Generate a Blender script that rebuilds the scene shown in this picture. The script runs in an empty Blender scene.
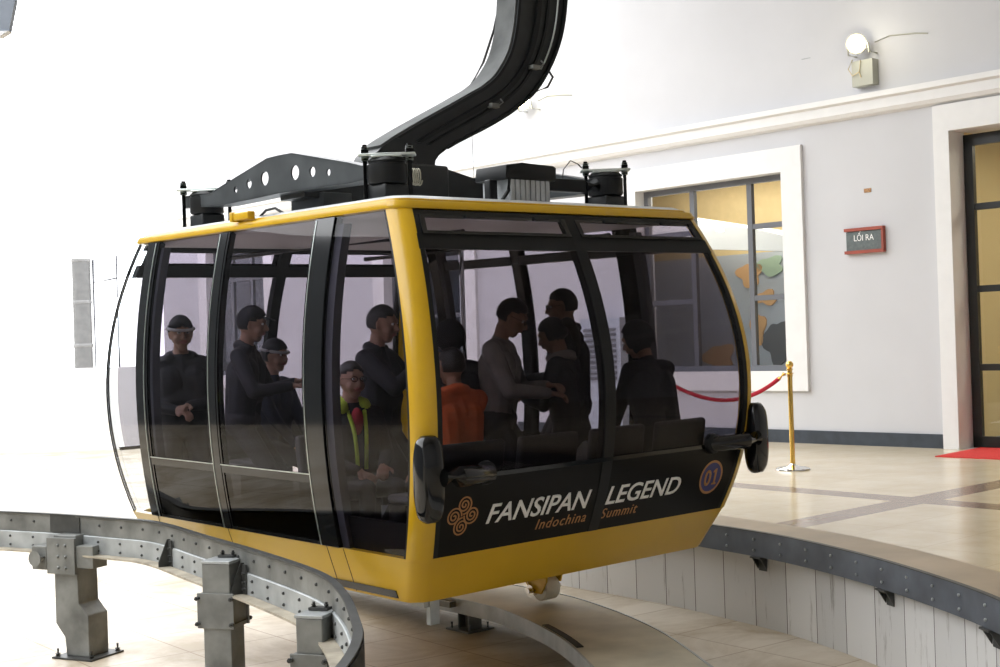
import bpy, bmesh, math, random
import numpy as np
from mathutils import Vector, Matrix
random.seed(7)
scn = bpy.context.scene
COL = scn.collection
R = math.radians

# ------------------------------------------------------------------ camera model
F_PX, PITCH, ROLL, H = 1361.39, .0064, -.03219, 1.279
YAW = 2.2941
CEN = (-.555, 8.4081)
U = (math.cos(YAW), math.sin(YAW)); V = (math.sin(YAW), -math.cos(YAW))
WA = R(132.75)
WU = (math.cos(WA), math.sin(WA)); WN = (WU[1], -WU[0]); WD = 13.25   # long wall: along WU, at distance WD along WN
PIT = -.62

def ray(px, py):
    c, s = math.cos(ROLL), math.sin(ROLL); dx, dy = px-500, py-333.5
    X = c*dx+s*dy; Y = -s*dx+c*dy; cp, sp = math.cos(PITCH), math.sin(PITCH)
    w = (X, F_PX*cp+Y*sp, F_PX*sp-Y*cp)
    return (w[0]/w[1], 1.0, w[2]/w[1])
def at_y(px, py, Y):
    r = ray(px, py); return Vector((r[0]*Y, Y, r[2]*Y+H))
def at_z(px, py, z):
    r = ray(px, py); t = (z-H)/r[2]; return Vector((r[0]*t, t, z))
def wpt(s, n, z):            # point by distance along the long wall and distance towards it
    return Vector((WU[0]*s+WN[0]*n, WU[1]*s+WN[1]*n, z))
def cpt(u, v, z):            # point in the cabin's plan, world space
    return Vector((CEN[0]+U[0]*u+V[0]*v, CEN[1]+U[1]*u+V[1]*v, z))

# ------------------------------------------------------------------ materials
def mat(name, col, rough=.5, metal=0., noise=0., nscale=8., bump=0., bscale=40., emis=None, coat=0., spec=.5, stretch=None):
    m = bpy.data.materials.new(name); m.use_nodes = True
    nt = m.node_tree; b = nt.nodes['Principled BSDF']
    b.inputs['Base Color'].default_value = (*col, 1)
    b.inputs['Roughness'].default_value = rough
    b.inputs['Metallic'].default_value = metal
    b.inputs['Specular IOR Level'].default_value = spec
    b.inputs['Coat Weight'].default_value = coat
    if emis:
        b.inputs['Emission Color'].default_value = (*emis[0], 1); b.inputs['Emission Strength'].default_value = emis[1]
    if noise or bump:
        tc = nt.nodes.new('ShaderNodeTexCoord'); src = tc.outputs['Object']
        if stretch:
            mp = nt.nodes.new('ShaderNodeMapping'); mp.inputs['Scale'].default_value = stretch
            nt.links.new(src, mp.inputs[0]); src = mp.outputs[0]
    if noise:
        n = nt.nodes.new('ShaderNodeTexNoise'); n.inputs['Scale'].default_value = nscale; n.inputs['Detail'].default_value = 6
        nt.links.new(src, n.inputs['Vector'])
        mx = nt.nodes.new('ShaderNodeMix'); mx.data_type = 'RGBA'
        mx.inputs[6].default_value = (*[max(0, c*(1-noise)) for c in col], 1)
        mx.inputs[7].default_value = (*[min(1, c*(1+noise)) for c in col], 1)
        rp = nt.nodes.new('ShaderNodeMapRange'); rp.inputs[1].default_value = .3; rp.inputs[2].default_value = .7
        nt.links.new(n.outputs['Fac'], rp.inputs[0]); nt.links.new(rp.outputs[0], mx.inputs[0]); nt.links.new(mx.outputs[2], b.inputs['Base Color'])
    if bump:
        n2 = nt.nodes.new('ShaderNodeTexNoise'); n2.inputs['Scale'].default_value = bscale; n2.inputs['Detail'].default_value = 4
        bp = nt.nodes.new('ShaderNodeBump'); bp.inputs['Strength'].default_value = bump; bp.inputs['Distance'].default_value = .01
        nt.links.new(src, n2.inputs['Vector']); nt.links.new(n2.outputs['Fac'], bp.inputs['Height']); nt.links.new(bp.outputs[0], b.inputs['Normal'])
    return m

def glass(name, tint, ior=1.35, rough=0., gloss=(1, 1, 1)):
    m = bpy.data.materials.new(name); m.use_nodes = True; nt = m.node_tree
    nt.nodes.clear()
    o = nt.nodes.new('ShaderNodeOutputMaterial'); t = nt.nodes.new('ShaderNodeBsdfTransparent'); g = nt.nodes.new('ShaderNodeBsdfGlossy')
    f = nt.nodes.new('ShaderNodeFresnel'); mx = nt.nodes.new('ShaderNodeMixShader')
    t.inputs[0].default_value = (*tint, 1); g.inputs['Color'].default_value = (*gloss, 1); g.inputs['Roughness'].default_value = rough
    f.inputs['IOR'].default_value = ior
    geo = nt.nodes.new('ShaderNodeNewGeometry'); inv = nt.nodes.new('ShaderNodeMath'); inv.operation = 'SUBTRACT'; inv.inputs[0].default_value = 1
    mul = nt.nodes.new('ShaderNodeMath'); mul.operation = 'MULTIPLY'
    nt.links.new(geo.outputs['Backfacing'], inv.inputs[1]); nt.links.new(f.outputs[0], mul.inputs[0]); nt.links.new(inv.outputs[0], mul.inputs[1])
    nt.links.new(mul.outputs[0], mx.inputs[0]); nt.links.new(t.outputs[0], mx.inputs[1]); nt.links.new(g.outputs[0], mx.inputs[2])
    nt.links.new(mx.outputs[0], o.inputs[0])
    return m

M = {}
M['wall'] = mat('painted_plaster', (.56, .56, .58), .85, noise=.03, nscale=1.2, bump=.08, bscale=6)
M['trim'] = mat('white_trim', (.74, .735, .73), .6, noise=.02)
M['wall_far'] = mat('dark_reflection_wall', (.07, .075, .08), .6, noise=.2, nscale=.6)  # dark tone picked for what the cabin glass reflects
M['ceiling'] = mat('ceiling_plaster', (.6, .6, .6), .9)
M['slate'] = mat('slate_baseboard', (.045, .055, .07), .35, noise=.2)
M['yellow'] = mat('yellow_paint', (.58, .35, .005), .3, noise=.05, nscale=3, coat=.3)
M['black_gloss'] = mat('black_gloss', (.006, .007, .008), .12, coat=.3, spec=.35)
M['black_film'] = mat('black_film', (.007, .0065, .006), .3, spec=.14)
M['black_satin'] = mat('black_satin', (.009, .010, .011), .42, spec=.25)
M['rubber'] = mat('black_rubber', (.01, .01, .01), .7)
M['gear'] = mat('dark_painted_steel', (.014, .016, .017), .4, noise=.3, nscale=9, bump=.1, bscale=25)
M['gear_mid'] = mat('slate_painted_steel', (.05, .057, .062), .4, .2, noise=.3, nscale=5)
M['arm_lit_face'] = mat('lit_arm_steel', (.10, .105, .105), .7, noise=.3, nscale=5, spec=.2)  # paler than the arm steel: light on its upper side put into colour
M['gear_light'] = mat('grey_painted_steel', (.15, .17, .175), .45, .25, noise=.25, nscale=5)
M['zinc'] = mat('zinc_plated_steel', (.55, .6, .58), .3, .85, noise=.1)
M['chrome'] = mat('polished_chrome', (.8, .8, .8), .12, 1.)
M['brass'] = mat('polished_brass', (.85, .58, .16), .16, 1.)
M['galv'] = mat('galvanised_steel', (.19, .195, .185), .5, .35, noise=.4, nscale=5, bump=.15, bscale=30)
M['galv_pale'] = mat('galvanised_plate', (.36, .38, .385), .45, .35, noise=.25, nscale=6)
M['galv_dark'] = mat('dark_steel_plate', (.06, .062, .06), .5, .4, noise=.3)
M['tan'] = mat('tan_sheet', (.52, .48, .38), .6, noise=.2, nscale=3)
M['aluminium'] = mat('ribbed_aluminium', (.5, .52, .53), .4, .6, noise=.1)
M['cabin_grey'] = mat('cabin_lining', (.7, .7, .7), .5)
M['cabin_frame'] = mat('cabin_inner_frame', (.05, .055, .065), .5)
M['seat'] = mat('grey_seat_plastic', (.028, .028, .032), .6)
M['rope'] = mat('red_velvet_rope', (.45, .01, .03), .8, bump=.4, bscale=120)
M['carpet'] = mat('red_carpet', (.62, .035, .03), .95, noise=.12, nscale=60, bump=.5, bscale=200)
M['white_letter'] = mat('white_lettering', (.86, .86, .84), .5)
M['copper_letter'] = mat('copper_lettering', (.42, .2, .07), .45)
M['badge_blue'] = mat('blue_badge', (.035, .04, .16), .4)
M['lamp_body'] = mat('pale_lamp_housing', (.40, .40, .34), .5)
M['lamp_glass'] = mat('lit_lamp_glass', (1, 1, .9), .3, emis=((1., .97, .62), 45))
M['sign_red'] = mat('red_brown_sign', (.30, .055, .03), .5, noise=.15)
M['sign_grey'] = mat('slate_sign_panel', (.10, .12, .12), .5, noise=.2, nscale=30)
M['frame_grey'] = mat('grey_window_frame', (.12, .125, .14), .45)
M['frame_black'] = mat('black_door_frame', (.012, .013, .013), .35)
M['glass_cabin'] = glass('tinted_cabin_glass', (.80, .78, .825), 1.22)
M['glass_dark'] = glass('dark_cabin_glass', (.69, .675, .70), 1.25)
M['glass_smoke'] = glass('smoked_lower_glass', (.16, .16, .17), 1.36)
M['glass_clear'] = glass('clear_corner_glass', (.93, .94, .95), 1.25)
M['glass_room'] = glass('window_glass', (.93, .95, .95), 1.5)
M['ochre'] = mat('ochre_room_wall', (.62, .49, .27), .8, noise=.05)
M['ochre_pale'] = mat('pale_ochre_wall', (.66, .54, .3), .8)
M['room_pale'] = mat('pale_grey_blue_panel', (.42, .46, .53), .5)
M['room_white'] = mat('room_white', (.75, .76, .78), .7)
M['room_grey'] = mat('room_grey_blue', (.42, .46, .52), .7)
M['orange'] = mat('veiled_orange_paint', (.66, .40, .20), .7)  # mural orange, paled to hold the reflections in the window glass
M['green'] = mat('veiled_green_paint', (.34, .46, .36), .7)  # mural green, with the same reflection veil in its colour
M['fog_white'] = mat('snowy_concrete', (.8, .8, .8), .9)
M['tower'] = mat('pale_tower_concrete', (.15, .15, .15), .8, noise=.1)
M['tower_pale'] = mat('pale_tower_band', (.2, .2, .2), .7)
M['screen_light'] = mat('lit_tube', (1, 1, 1), .5, emis=((1, 1, 1), 6))
M['warm_light'] = mat('lit_downlight', (1, 1, 1), .5, emis=((1, .8, .5), 8))

def nodes_of(m): return m.node_tree, m.node_tree.nodes['Principled BSDF']

# platform floor: cream polished tiles with two brown stripes, fine joints
def mat_platform():
    m = mat('polished_cream_tiles', (.7, .6, .45), .2); nt, b = nodes_of(m)
    N = nt.nodes.new; L = nt.links.new
    g = N('ShaderNodeNewGeometry'); sep = N('ShaderNodeSeparateXYZ'); L(g.outputs['Position'], sep.inputs[0])
    def lin(ax, ay, c):
        a = N('ShaderNodeMath'); a.operation = 'MULTIPLY'; a.inputs[1].default_value = ax; L(sep.outputs[0], a.inputs[0])
        d = N('ShaderNodeMath'); d.operation = 'MULTIPLY_ADD'; d.inputs[1].default_value = ay; L(sep.outputs[1], d.inputs[0]); L(a.outputs[0], d.inputs[2])
        e = N('ShaderNodeMath'); e.operation = 'ADD'; e.inputs[1].default_value = c; L(d.outputs[0], e.inputs[0]); return e.outputs[0]
    def band(px_pts):      # px_pts: two pixels on the band's middle line, half width in metres
        (p, q, hw) = px_pts
        a = at_z(*p, 0); c = at_z(*q, 0); d = (c-a); d.normalize(); nx, ny = -d.y, d.x
        e = lin(nx, ny, -(nx*a.x+ny*a.y)); ab = N('ShaderNodeMath'); ab.operation = 'ABSOLUTE'; L(e, ab.inputs[0])
        l = N('ShaderNodeMath'); l.operation = 'LESS_THAN'; l.inputs[1].default_value = hw; L(ab.outputs[0], l.inputs[0]); return l.outputs[0]
    b1 = band(((740, 485.5), (1000, 507.2), .14)); b2 = band(((812, 521), (1000, 484), .14))
    mx = N('ShaderNodeMath'); mx.operation = 'MAXIMUM'; L(b1, mx.inputs[0]); L(b2, mx.inputs[1])
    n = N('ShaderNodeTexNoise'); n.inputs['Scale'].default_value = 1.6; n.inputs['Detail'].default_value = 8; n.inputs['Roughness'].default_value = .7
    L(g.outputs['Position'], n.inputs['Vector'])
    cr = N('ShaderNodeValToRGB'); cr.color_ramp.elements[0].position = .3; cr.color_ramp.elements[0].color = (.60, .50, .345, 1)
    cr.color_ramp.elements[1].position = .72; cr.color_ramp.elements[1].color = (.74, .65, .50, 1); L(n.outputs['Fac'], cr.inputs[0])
    mp = N('ShaderNodeMapping'); mp.inputs['Rotation'].default_value = (0, 0, -WA); L(g.outputs['Position'], mp.inputs[0])
    br = N('ShaderNodeTexBrick'); br.offset = 0; br.inputs['Color1'].default_value = (1, 1, 1, 1); br.inputs['Color2'].default_value = (.97, .97, .96, 1); br.inputs['Mortar'].default_value = (.86, .84, .8, 1)
    br.inputs['Scale'].default_value = 1; br.inputs['Brick Width'].default_value = .6; br.inputs['Row Height'].default_value = .6; br.inputs['Mortar Size'].default_value = .004
    L(mp.outputs[0], br.inputs[0])
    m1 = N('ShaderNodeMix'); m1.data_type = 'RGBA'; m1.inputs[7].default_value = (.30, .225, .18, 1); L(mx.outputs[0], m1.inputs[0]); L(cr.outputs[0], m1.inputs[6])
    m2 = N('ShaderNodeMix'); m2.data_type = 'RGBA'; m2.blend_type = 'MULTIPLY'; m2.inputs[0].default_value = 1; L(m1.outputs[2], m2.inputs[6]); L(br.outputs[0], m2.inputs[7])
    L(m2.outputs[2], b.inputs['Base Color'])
    return m
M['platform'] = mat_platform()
M['platform_border'] = mat('tan_border_tiles', (.34, .265, .18), .45, noise=.14, nscale=2.5)

def mat_pit():
    m = mat('worn_stone_tiles', (.5, .45, .38), .45); nt, b = nodes_of(m)
    N = nt.nodes.new; L = nt.links.new
    g = N('ShaderNodeNewGeometry')
    mp = N('ShaderNodeMapping'); mp.inputs['Rotation'].default_value = (0, 0, R(-128)); L(g.outputs['Position'], mp.inputs[0])
    br = N('ShaderNodeTexBrick'); br.offset = 0; br.inputs['Color1'].default_value = (1, 1, 1, 1); br.inputs['Color2'].default_value = (.93, .92, .9, 1); br.inputs['Mortar'].default_value = (.55, .45, .36, 1)
    br.inputs['Scale'].default_value = 1; br.inputs['Brick Width'].default_value = .62; br.inputs['Row Height'].default_value = .62; br.inputs['Mortar Size'].default_value = .007; br.inputs['Mortar Smooth'].default_value = .6
    L(mp.outputs[0], br.inputs[0])
    n = N('ShaderNodeTexNoise'); n.inputs['Scale'].default_value = 1.1; n.inputs['Detail'].default_value = 9; n.inputs['Roughness'].default_value = .68; n.inputs['Distortion'].default_value = .6
    L(g.outputs['Position'], n.inputs['Vector'])
    cr = N('ShaderNodeValToRGB'); e = cr.color_ramp.elements; e[0].position = .36; e[0].color = (.36, .285, .185, 1); e[1].position = .58; e[1].color = (.60, .54, .45, 1)
    L(n.outputs['Fac'], cr.inputs[0])
    m2 = N('ShaderNodeMix'); m2.data_type = 'RGBA'; m2.blend_type = 'MULTIPLY'; m2.inputs[0].default_value = 1; L(cr.outputs[0], m2.inputs[6]); L(br.outputs[0], m2.inputs[7])
    L(m2.outputs[2], b.inputs['Base Color']); return m
M['pit'] = mat_pit()

def mat_boards():
    m = mat('weathered_white_boards', (.6, .6, .58), .7); nt, b = nodes_of(m)
    N = nt.nodes.new; L = nt.links.new
    uv = N('ShaderNodeUVMap'); sep = N('ShaderNodeSeparateXYZ'); L(uv.outputs[0], sep.inputs[0])
    d = N('ShaderNodeMath'); d.operation = 'DIVIDE'; d.inputs[1].default_value = .31; L(sep.outputs[0], d.inputs[0])
    fr = N('ShaderNodeMath'); fr.operation = 'FRACT'; L(d.outputs[0], fr.inputs[0])
    fl = N('ShaderNodeMath'); fl.operation = 'FLOOR'; L(d.outputs[0], fl.inputs[0])
    s = N('ShaderNodeMath'); s.operation = 'LESS_THAN'; s.inputs[1].default_value = .022; L(fr.outputs[0], s.inputs[0])
    wn = N('ShaderNodeTexWhiteNoise'); wn.noise_dimensions = '1D'; L(fl.outputs[0], wn.inputs['W'])
    mp = N('ShaderNodeMapping'); mp.inputs['Scale'].default_value = (16, 1.3, 1); L(uv.outputs[0], mp.inputs[0])
    n = N('ShaderNodeTexNoise'); n.inputs['Scale'].default_value = 1.; n.inputs['Detail'].default_value = 8; n.inputs['Roughness'].default_value = .75; L(mp.outputs[0], n.inputs['Vector'])
    cr = N('ShaderNodeValToRGB'); e = cr.color_ramp.elements; e[0].position = .30; e[0].color = (.24, .22, .19, 1); e[1].position = .42; e[1].color = (.70, .70, .69, 1)
    L(n.outputs['Fac'], cr.inputs[0])
    v = N('ShaderNodeMapRange'); v.inputs[3].default_value = .86; v.inputs[4].default_value = 1.05; L(wn.outputs[0], v.inputs[0])
    m1 = N('ShaderNodeMix'); m1.data_type = 'RGBA'; m1.blend_type = 'MULTIPLY'; m1.inputs[0].default_value = 1; L(cr.outputs[0], m1.inputs[6]); L(v.outputs[0], m1.inputs[7])
    m2 = N('ShaderNodeMix'); m2.data_type = 'RGBA'; m2.inputs[7].default_value = (.10, .095, .085, 1); L(s.outputs[0], m2.inputs[0]); L(m1.outputs[2], m2.inputs[6])
    L(m2.outputs[2], b.inputs['Base Color']); return m
M['boards'] = mat_boards()

# ------------------------------------------------------------------ mesh helpers
def link(name, bm, m, parent=None, smooth=None, mats=None):
    me = bpy.data.meshes.new(name)
    bmesh.ops.recalc_face_normals(bm, faces=bm.faces)
    bm.to_mesh(me); bm.free()
    for x in (mats or [m]): me.materials.append(x)
    o = bpy.data.objects.new(name, me); COL.objects.link(o)
    if parent: o.parent = parent
    if smooth is not None:
        for p in me.polygons: p.use_smooth = True
        if smooth < 180:
            try: me.set_sharp_from_angle(angle=R(smooth))
            except Exception: pass
    return o
def tag(o, label=None, cat=None, group=None, kind=None):
    if label: o['label'] = label
    if cat: o['category'] = cat
    if group: o['group'] = group
    if kind: o['kind'] = kind
    return o
def empty(name, loc=(0, 0, 0), rz=0):
    o = bpy.data.objects.new(name, None); COL.objects.link(o); o.location = loc; o.rotation_euler = (0, 0, rz); o.empty_display_size = .1
    return o
def struct(name, bm, m, **k):
    o = link(name, bm, m, **k); o['kind'] = 'structure'; return o

def poly_face(bm, pts, mi=0):
    f = bm.faces.new([bm.verts.new(p) for p in pts]); f.material_index = mi; return f
def hexa(bm, p, mi=0):       # 8 points: bottom 0-3, top 4-7
    v = [bm.verts.new(q) for q in p]
    for idx in ((3, 2, 1, 0), (4, 5, 6, 7), (0, 1, 5, 4), (1, 2, 6, 5), (2, 3, 7, 6), (3, 0, 4, 7)):
        f = bm.faces.new([v[i] for i in idx]); f.material_index = mi
    return v
def box(bm, c, s, mtx=None, bev=0, mi=0):
    c = Vector(c); h = Vector(s)/2
    P = [(-1, -1, -1), (1, -1, -1), (1, 1, -1), (-1, 1, -1), (-1, -1, 1), (1, -1, 1), (1, 1, 1), (-1, 1, 1)]
    pts = [c+Vector((h.x*a, h.y*b, h.z*d)) for a, b, d in P]
    if mtx: pts = [mtx @ q for q in pts]
    if not bev: return hexa(bm, pts, mi)
    t = bmesh.new(); hexa(t, pts, mi)
    bmesh.ops.bevel(t, geom=list(t.edges), offset=bev, segments=3, profile=.5, affect='EDGES')
    for f in t.faces: f.material_index = mi
    me = bpy.data.meshes.new('tmp'); t.to_mesh(me); t.free(); bm.from_mesh(me); bpy.data.meshes.remove(me)
def frame_of(d):
    d = Vector(d).normalized(); a = Vector((0, 0, 1)) if abs(d.z) < .95 else Vector((1, 0, 0))
    x = d.cross(a).normalized(); y = x.cross(d).normalized(); return x, y
def tube(bm, pts, r, seg=10, caps=True, mi=0):
    pts = [Vector(p) for p in pts]; n = len(pts); rs = r if isinstance(r, (list, tuple)) else [r]*n
    rings = []; px = None
    for i, p in enumerate(pts):
        d = (pts[min(i+1, n-1)]-pts[max(i-1, 0)]).normalized()
        if px is None: x, y = frame_of(d)
        else:
            x = (px-d*px.dot(d)).normalized(); y = d.cross(x).normalized()
        px = x
        rings.append([bm.verts.new(p+(x*math.cos(a)+y*math.sin(a))*rs[i]) for a in [2*math.pi*k/seg for k in range(seg)]])
    for i in range(n-1):
        for k in range(seg):
            f = bm.faces.new([rings[i][k], rings[i][(k+1) % seg], rings[i+1][(k+1) % seg], rings[i+1][k]]); f.material_index = mi
    if caps:
        f = bm.faces.new(rings[0][::-1]); f.material_index = mi; f = bm.faces.new(rings[-1]); f.material_index = mi
def lathe(bm, prof, c=(0, 0, 0), seg=28, mtx=None, mi=0):
    c = Vector(c); rings = []
    for r, z in prof:
        ring = []
        for k in range(seg):
            a = 2*math.pi*k/seg; q = Vector((r*math.cos(a), r*math.sin(a), z))
            if mtx: q = mtx @ q
            ring.append(bm.verts.new(c+q))
        rings.append(ring)
    for i in range(len(prof)-1):
        for k in range(seg):
            f = bm.faces.new([rings[i][k], rings[i][(k+1) % seg], rings[i+1][(k+1) % seg], rings[i+1][k]]); f.material_index = mi
    bm.faces.new(rings[0][::-1]).material_index = mi; bm.faces.new(rings[-1]).material_index = mi
def prism(bm, poly, fn, w0, w1, mi=0, bev=0):  # poly in 2D, fn(a,b,w)->Vector
    t = bmesh.new()
    a = [t.verts.new(fn(p[0], p[1], w0)) for p in poly]; b = [t.verts.new(fn(p[0], p[1], w1)) for p in poly]
    t.faces.new(a[::-1]); t.faces.new(b)
    for i in range(len(poly)):
        j = (i+1) % len(poly); t.faces.new([a[i], a[j], b[j], b[i]])
    if bev: bmesh.ops.bevel(t, geom=list(t.edges), offset=bev, segments=2, profile=.5, affect='EDGES')
    for f in t.faces: f.material_index = mi
    me = bpy.data.meshes.new('tmp'); t.to_mesh(me); t.free(); bm.from_mesh(me); bpy.data.meshes.remove(me)
def strip(bm, path, prof, closed=False, mi=0, uv=False):
    """sweep a closed 2D profile (offset to the left of travel, z) along a plan path"""
    n = len(path); rings = []; s = 0; S = []
    for i, p in enumerate(path):
        a = Vector(path[max(i-1, 0)][:2]); b = Vector(path[min(i+1, n-1)][:2]); d = (b-a).normalized(); nrm = Vector((-d.y, d.x))
        if i: s += (Vector(p[:2])-Vector(path[i-1][:2])).length
        S.append(s)
        rings.append([bm.verts.new((p[0]+nrm.x*o, p[1]+nrm.y*o, z)) for o, z in prof])
    m = len(prof); lay = bm.loops.layers.uv.verify() if uv else None
    for i in range(n-1):
        for k in range(m):
            j = (k+1) % m
            f = bm.faces.new([rings[i][k], rings[i+1][k], rings[i+1][j], rings[i][j]]); f.material_index = mi
            if uv:
                for l, (ss, zz) in zip(f.loops, ((S[i], prof[k][1]), (S[i+1], prof[k][1]), (S[i+1], prof[j][1]), (S[i], prof[j][1]))): l[lay].uv = (ss, zz)
    bm.faces.new(rings[0][::-1]); bm.faces.new(rings[-1])
def catmull(P, per=8):
    P = [Vector(p) for p in P]; Q = [P[0]*2-P[1]]+P+[P[-1]*2-P[-2]]; out = []
    for i in range(1, len(Q)-2):
        for k in range(per):
            t = k/per; a, b, c, d = Q[i-1], Q[i], Q[i+1], Q[i+2]
            out.append(.5*((2*b)+(c-a)*t+(2*a-5*b+4*c-d)*t*t+(-a+3*b-3*c+d)*t**3))
    out.append(P[-1]); return out

def text_mesh(s, size, shear=0, bold=0, spacing=1., xs=1.):
    cu = bpy.data.curves.new('txt', 'FONT'); cu.body = s; cu.size = size; cu.shear = shear; cu.offset = bold; cu.space_character = spacing
    cu.resolution_u = 4; cu.fill_mode = 'FRONT'
    o = bpy.data.objects.new('txt', cu); COL.objects.link(o)
    dg = bpy.context.evaluated_depsgraph_get(); me = bpy.data.meshes.new_from_object(o.evaluated_get(dg))
    bpy.data.objects.remove(o); bpy.data.curves.remove(cu)
    for v in me.vertices: v.co.x *= xs
    return me
def text_obj(name, s, size, place, m, parent=None, width=None, depth=.002, **k):
    """place(x, y, off) maps the flat lettering onto a surface"""
    me = text_mesh(s, size, **k)
    xs = [v.co.x for v in me.vertices]; x0 = min(xs); w = max(xs)-x0; f = (width/w) if width else 1
    bm = bmesh.new(); bm.from_mesh(me); bpy.data.meshes.remove(me)
    bmesh.ops.remove_doubles(bm, verts=bm.verts, dist=1e-5)
    fl = list(bm.faces)
    ex = bmesh.ops.extrude_face_region(bm, geom=fl)
    top = {v for v in ex['geom'] if isinstance(v, bmesh.types.BMVert)}
    for v in bm.verts:
        off = depth if v in top else 0.
        v.co = place((v.co.x-x0)*f, v.co.y, off)
    return link(name, bm, m, parent)

# ------------------------------------------------------------------ the hall
def quad_prism(bm, s0, s1, n0, n1, z0, z1, mi=0):
    hexa(bm, [wpt(s0, n0, z0), wpt(s1, n0, z0), wpt(s1, n1, z0), wpt(s0, n1, z0), wpt(s0, n0, z1), wpt(s1, n0, z1), wpt(s1, n1, z1), wpt(s0, n1, z1)], mi)
S_END = 24.0; ZT = 7.4; WT = .30
opens = [(3.2, 7.26, 0., 3.36), (9.37, 11.65, .82, 3.17), (15.05, 16.95, .82, 3.17), (20.35, 22.3, .82, 3.17)]
bm = bmesh.new(); s = -7.
for a, b, z0, z1 in opens:
    quad_prism(bm, s, a, WD, WD+WT, PIT, ZT)
    if z0 > 0: quad_prism(bm, a, b, WD, WD+WT, PIT, z0)
    else: quad_prism(bm, a, b, WD, WD+WT, PIT, -.001)
    quad_prism(bm, a, b, WD, WD+WT, z1, ZT); s = b
quad_prism(bm, s, S_END, WD, WD+WT, PIT, ZT)
struct('wall_back', bm, M['wall'])
bm = bmesh.new(); quad_prism(bm, -7.2, -7., -9, WD+WT, PIT, ZT); struct('wall_right', bm, M['wall'])
bm = bmesh.new(); quad_prism(bm, -7.2, 4., -9.2, -9, PIT, ZT); struct('wall_front', bm, M['wall'])
bm = bmesh.new()
cp2 = [(-7.4, -9.4), (1., -9.4), (4.2, 0), (7.8, 6), (13.2, WD+WT), (-7.4, WD+WT)]  # unseen ceiling; slanted open edge shaped for light on the floor and wall
prism(bm, cp2, lambda a, b, w: wpt(a, b, w), ZT, ZT+.25); struct('ceiling', bm, M['ceiling'])
bm = bmesh.new(); box(bm, (-15.2, 7, 3.), (.3, 34, 7.4)); struct('wall_dark_reflect', bm, M['wall_far'])  # unseen wall, added to darken the reflections in the cabin glass
# cornice and opening surrounds
bm = bmesh.new()
prism(bm, [(0, 3.64), (.06, 3.66), (.09, 3.70), (.09, 3.80), (.13, 3.82), (.13, 3.88), (0, 3.90)], lambda a, b, w: wpt(w, WD-a, b), -7, S_END)
struct('trim_1', bm, M['trim'])
def surround(k, a, b, z0, z1, w=.27, t=.05, to_floor=False):
    bm = bmesh.new()
    zb = 0 if to_floor else z0-w*.8
    for (s0, s1, q0, q1) in ((a-w*(.6 if to_floor else 1), a, zb, z1+.27), (b, b+w*(.62 if to_floor else 1), zb, z1+.27), (a, b, z1, z1+.27)) + (() if to_floor else ((a, b, zb, z0),)):
        quad_prism(bm, s0, s1, WD-t, WD, q0, q1)
    # lining of the reveal
    d = .26
    for (s0, s1, q0, q1) in ((a-.001, a+.012, z0, z1), (b-.012, b+.001, z0, z1), (a, b, z1-.012, z1)) + (() if to_floor else ((a, b, z0, z0+.012),)):
        quad_prism(bm, s0, s1, WD-t, WD+d, q0, q1)
    struct('trim_%d' % k, bm, M['trim'])
surround(2, *opens[0], w=.27, to_floor=True)
for k in (1, 2, 3): surround(2+k, *opens[k])
# baseboards
bm = bmesh.new()
quad_prism(bm, 7.43, 14, WD-.025, WD, 0, .15); struct('baseboard_back', bm, M['slate'])
# windows
def window(k, a, b, z0, z1, mulls, bars, fm, depth=.12, fw=.07):
    root = empty('window_%d' % k, wpt((a+b)/2, WD+depth, z0)); root['kind'] = 'structure'
    inv = Matrix.Translation(-root.location)
    bm = bmesh.new(); d0, d1 = WD+depth, WD+depth+.06
    quad_prism(bm, a+.012, a+.012+fw, d0, d1, z0+.012, z1-.012); quad_prism(bm, b-.012-fw, b-.012, d0, d1, z0+.012, z1-.012)
    quad_prism(bm, a+fw, b-fw, d0, d1, z1-fw-.012, z1-.012); quad_prism(bm, a+fw, b-fw, d0, d1, z0+.012, z0+fw+.012)
    for mm in mulls: quad_prism(bm, mm-fw/2, mm+fw/2, d0, d1, z0+fw, z1-fw)
    for (s0, s1, z) in bars: quad_prism(bm, s0, s1, d0+.005, d1-.005, z-fw*.45, z+fw*.45)
    bm.transform(inv); o = link('window_frame', bm, fm, root); 
    bm = bmesh.new(); edges = [a+fw]+sorted(mulls)+[b-fw]
    for i in range(len(edges)-1): quad_prism(bm, edges[i]+.02, edges[i+1]-.02, d0+.025, d0+.031, z0+.05, z1-.05)
    bm.transform(inv); link('window_pane', bm, M['glass_room'], root)
    return root
window(1, *opens[1], [9.97, 10.85], [(9.4, 9.97, 2.57), (9.4, 9.97, 1.71), (10.85, 11.6, 2.57), (10.85, 11.6, 1.71)], M['frame_grey'])
window(2, *opens[2], [15.7, 16.3], [(15.1, 16.9, 2.57), (15.1, 16.9, 1.71)], M['frame_grey'])
window(3, *opens[3], [21.0, 21.65], [(20.4, 22.25, 2.57)], M['frame_grey'])
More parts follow.
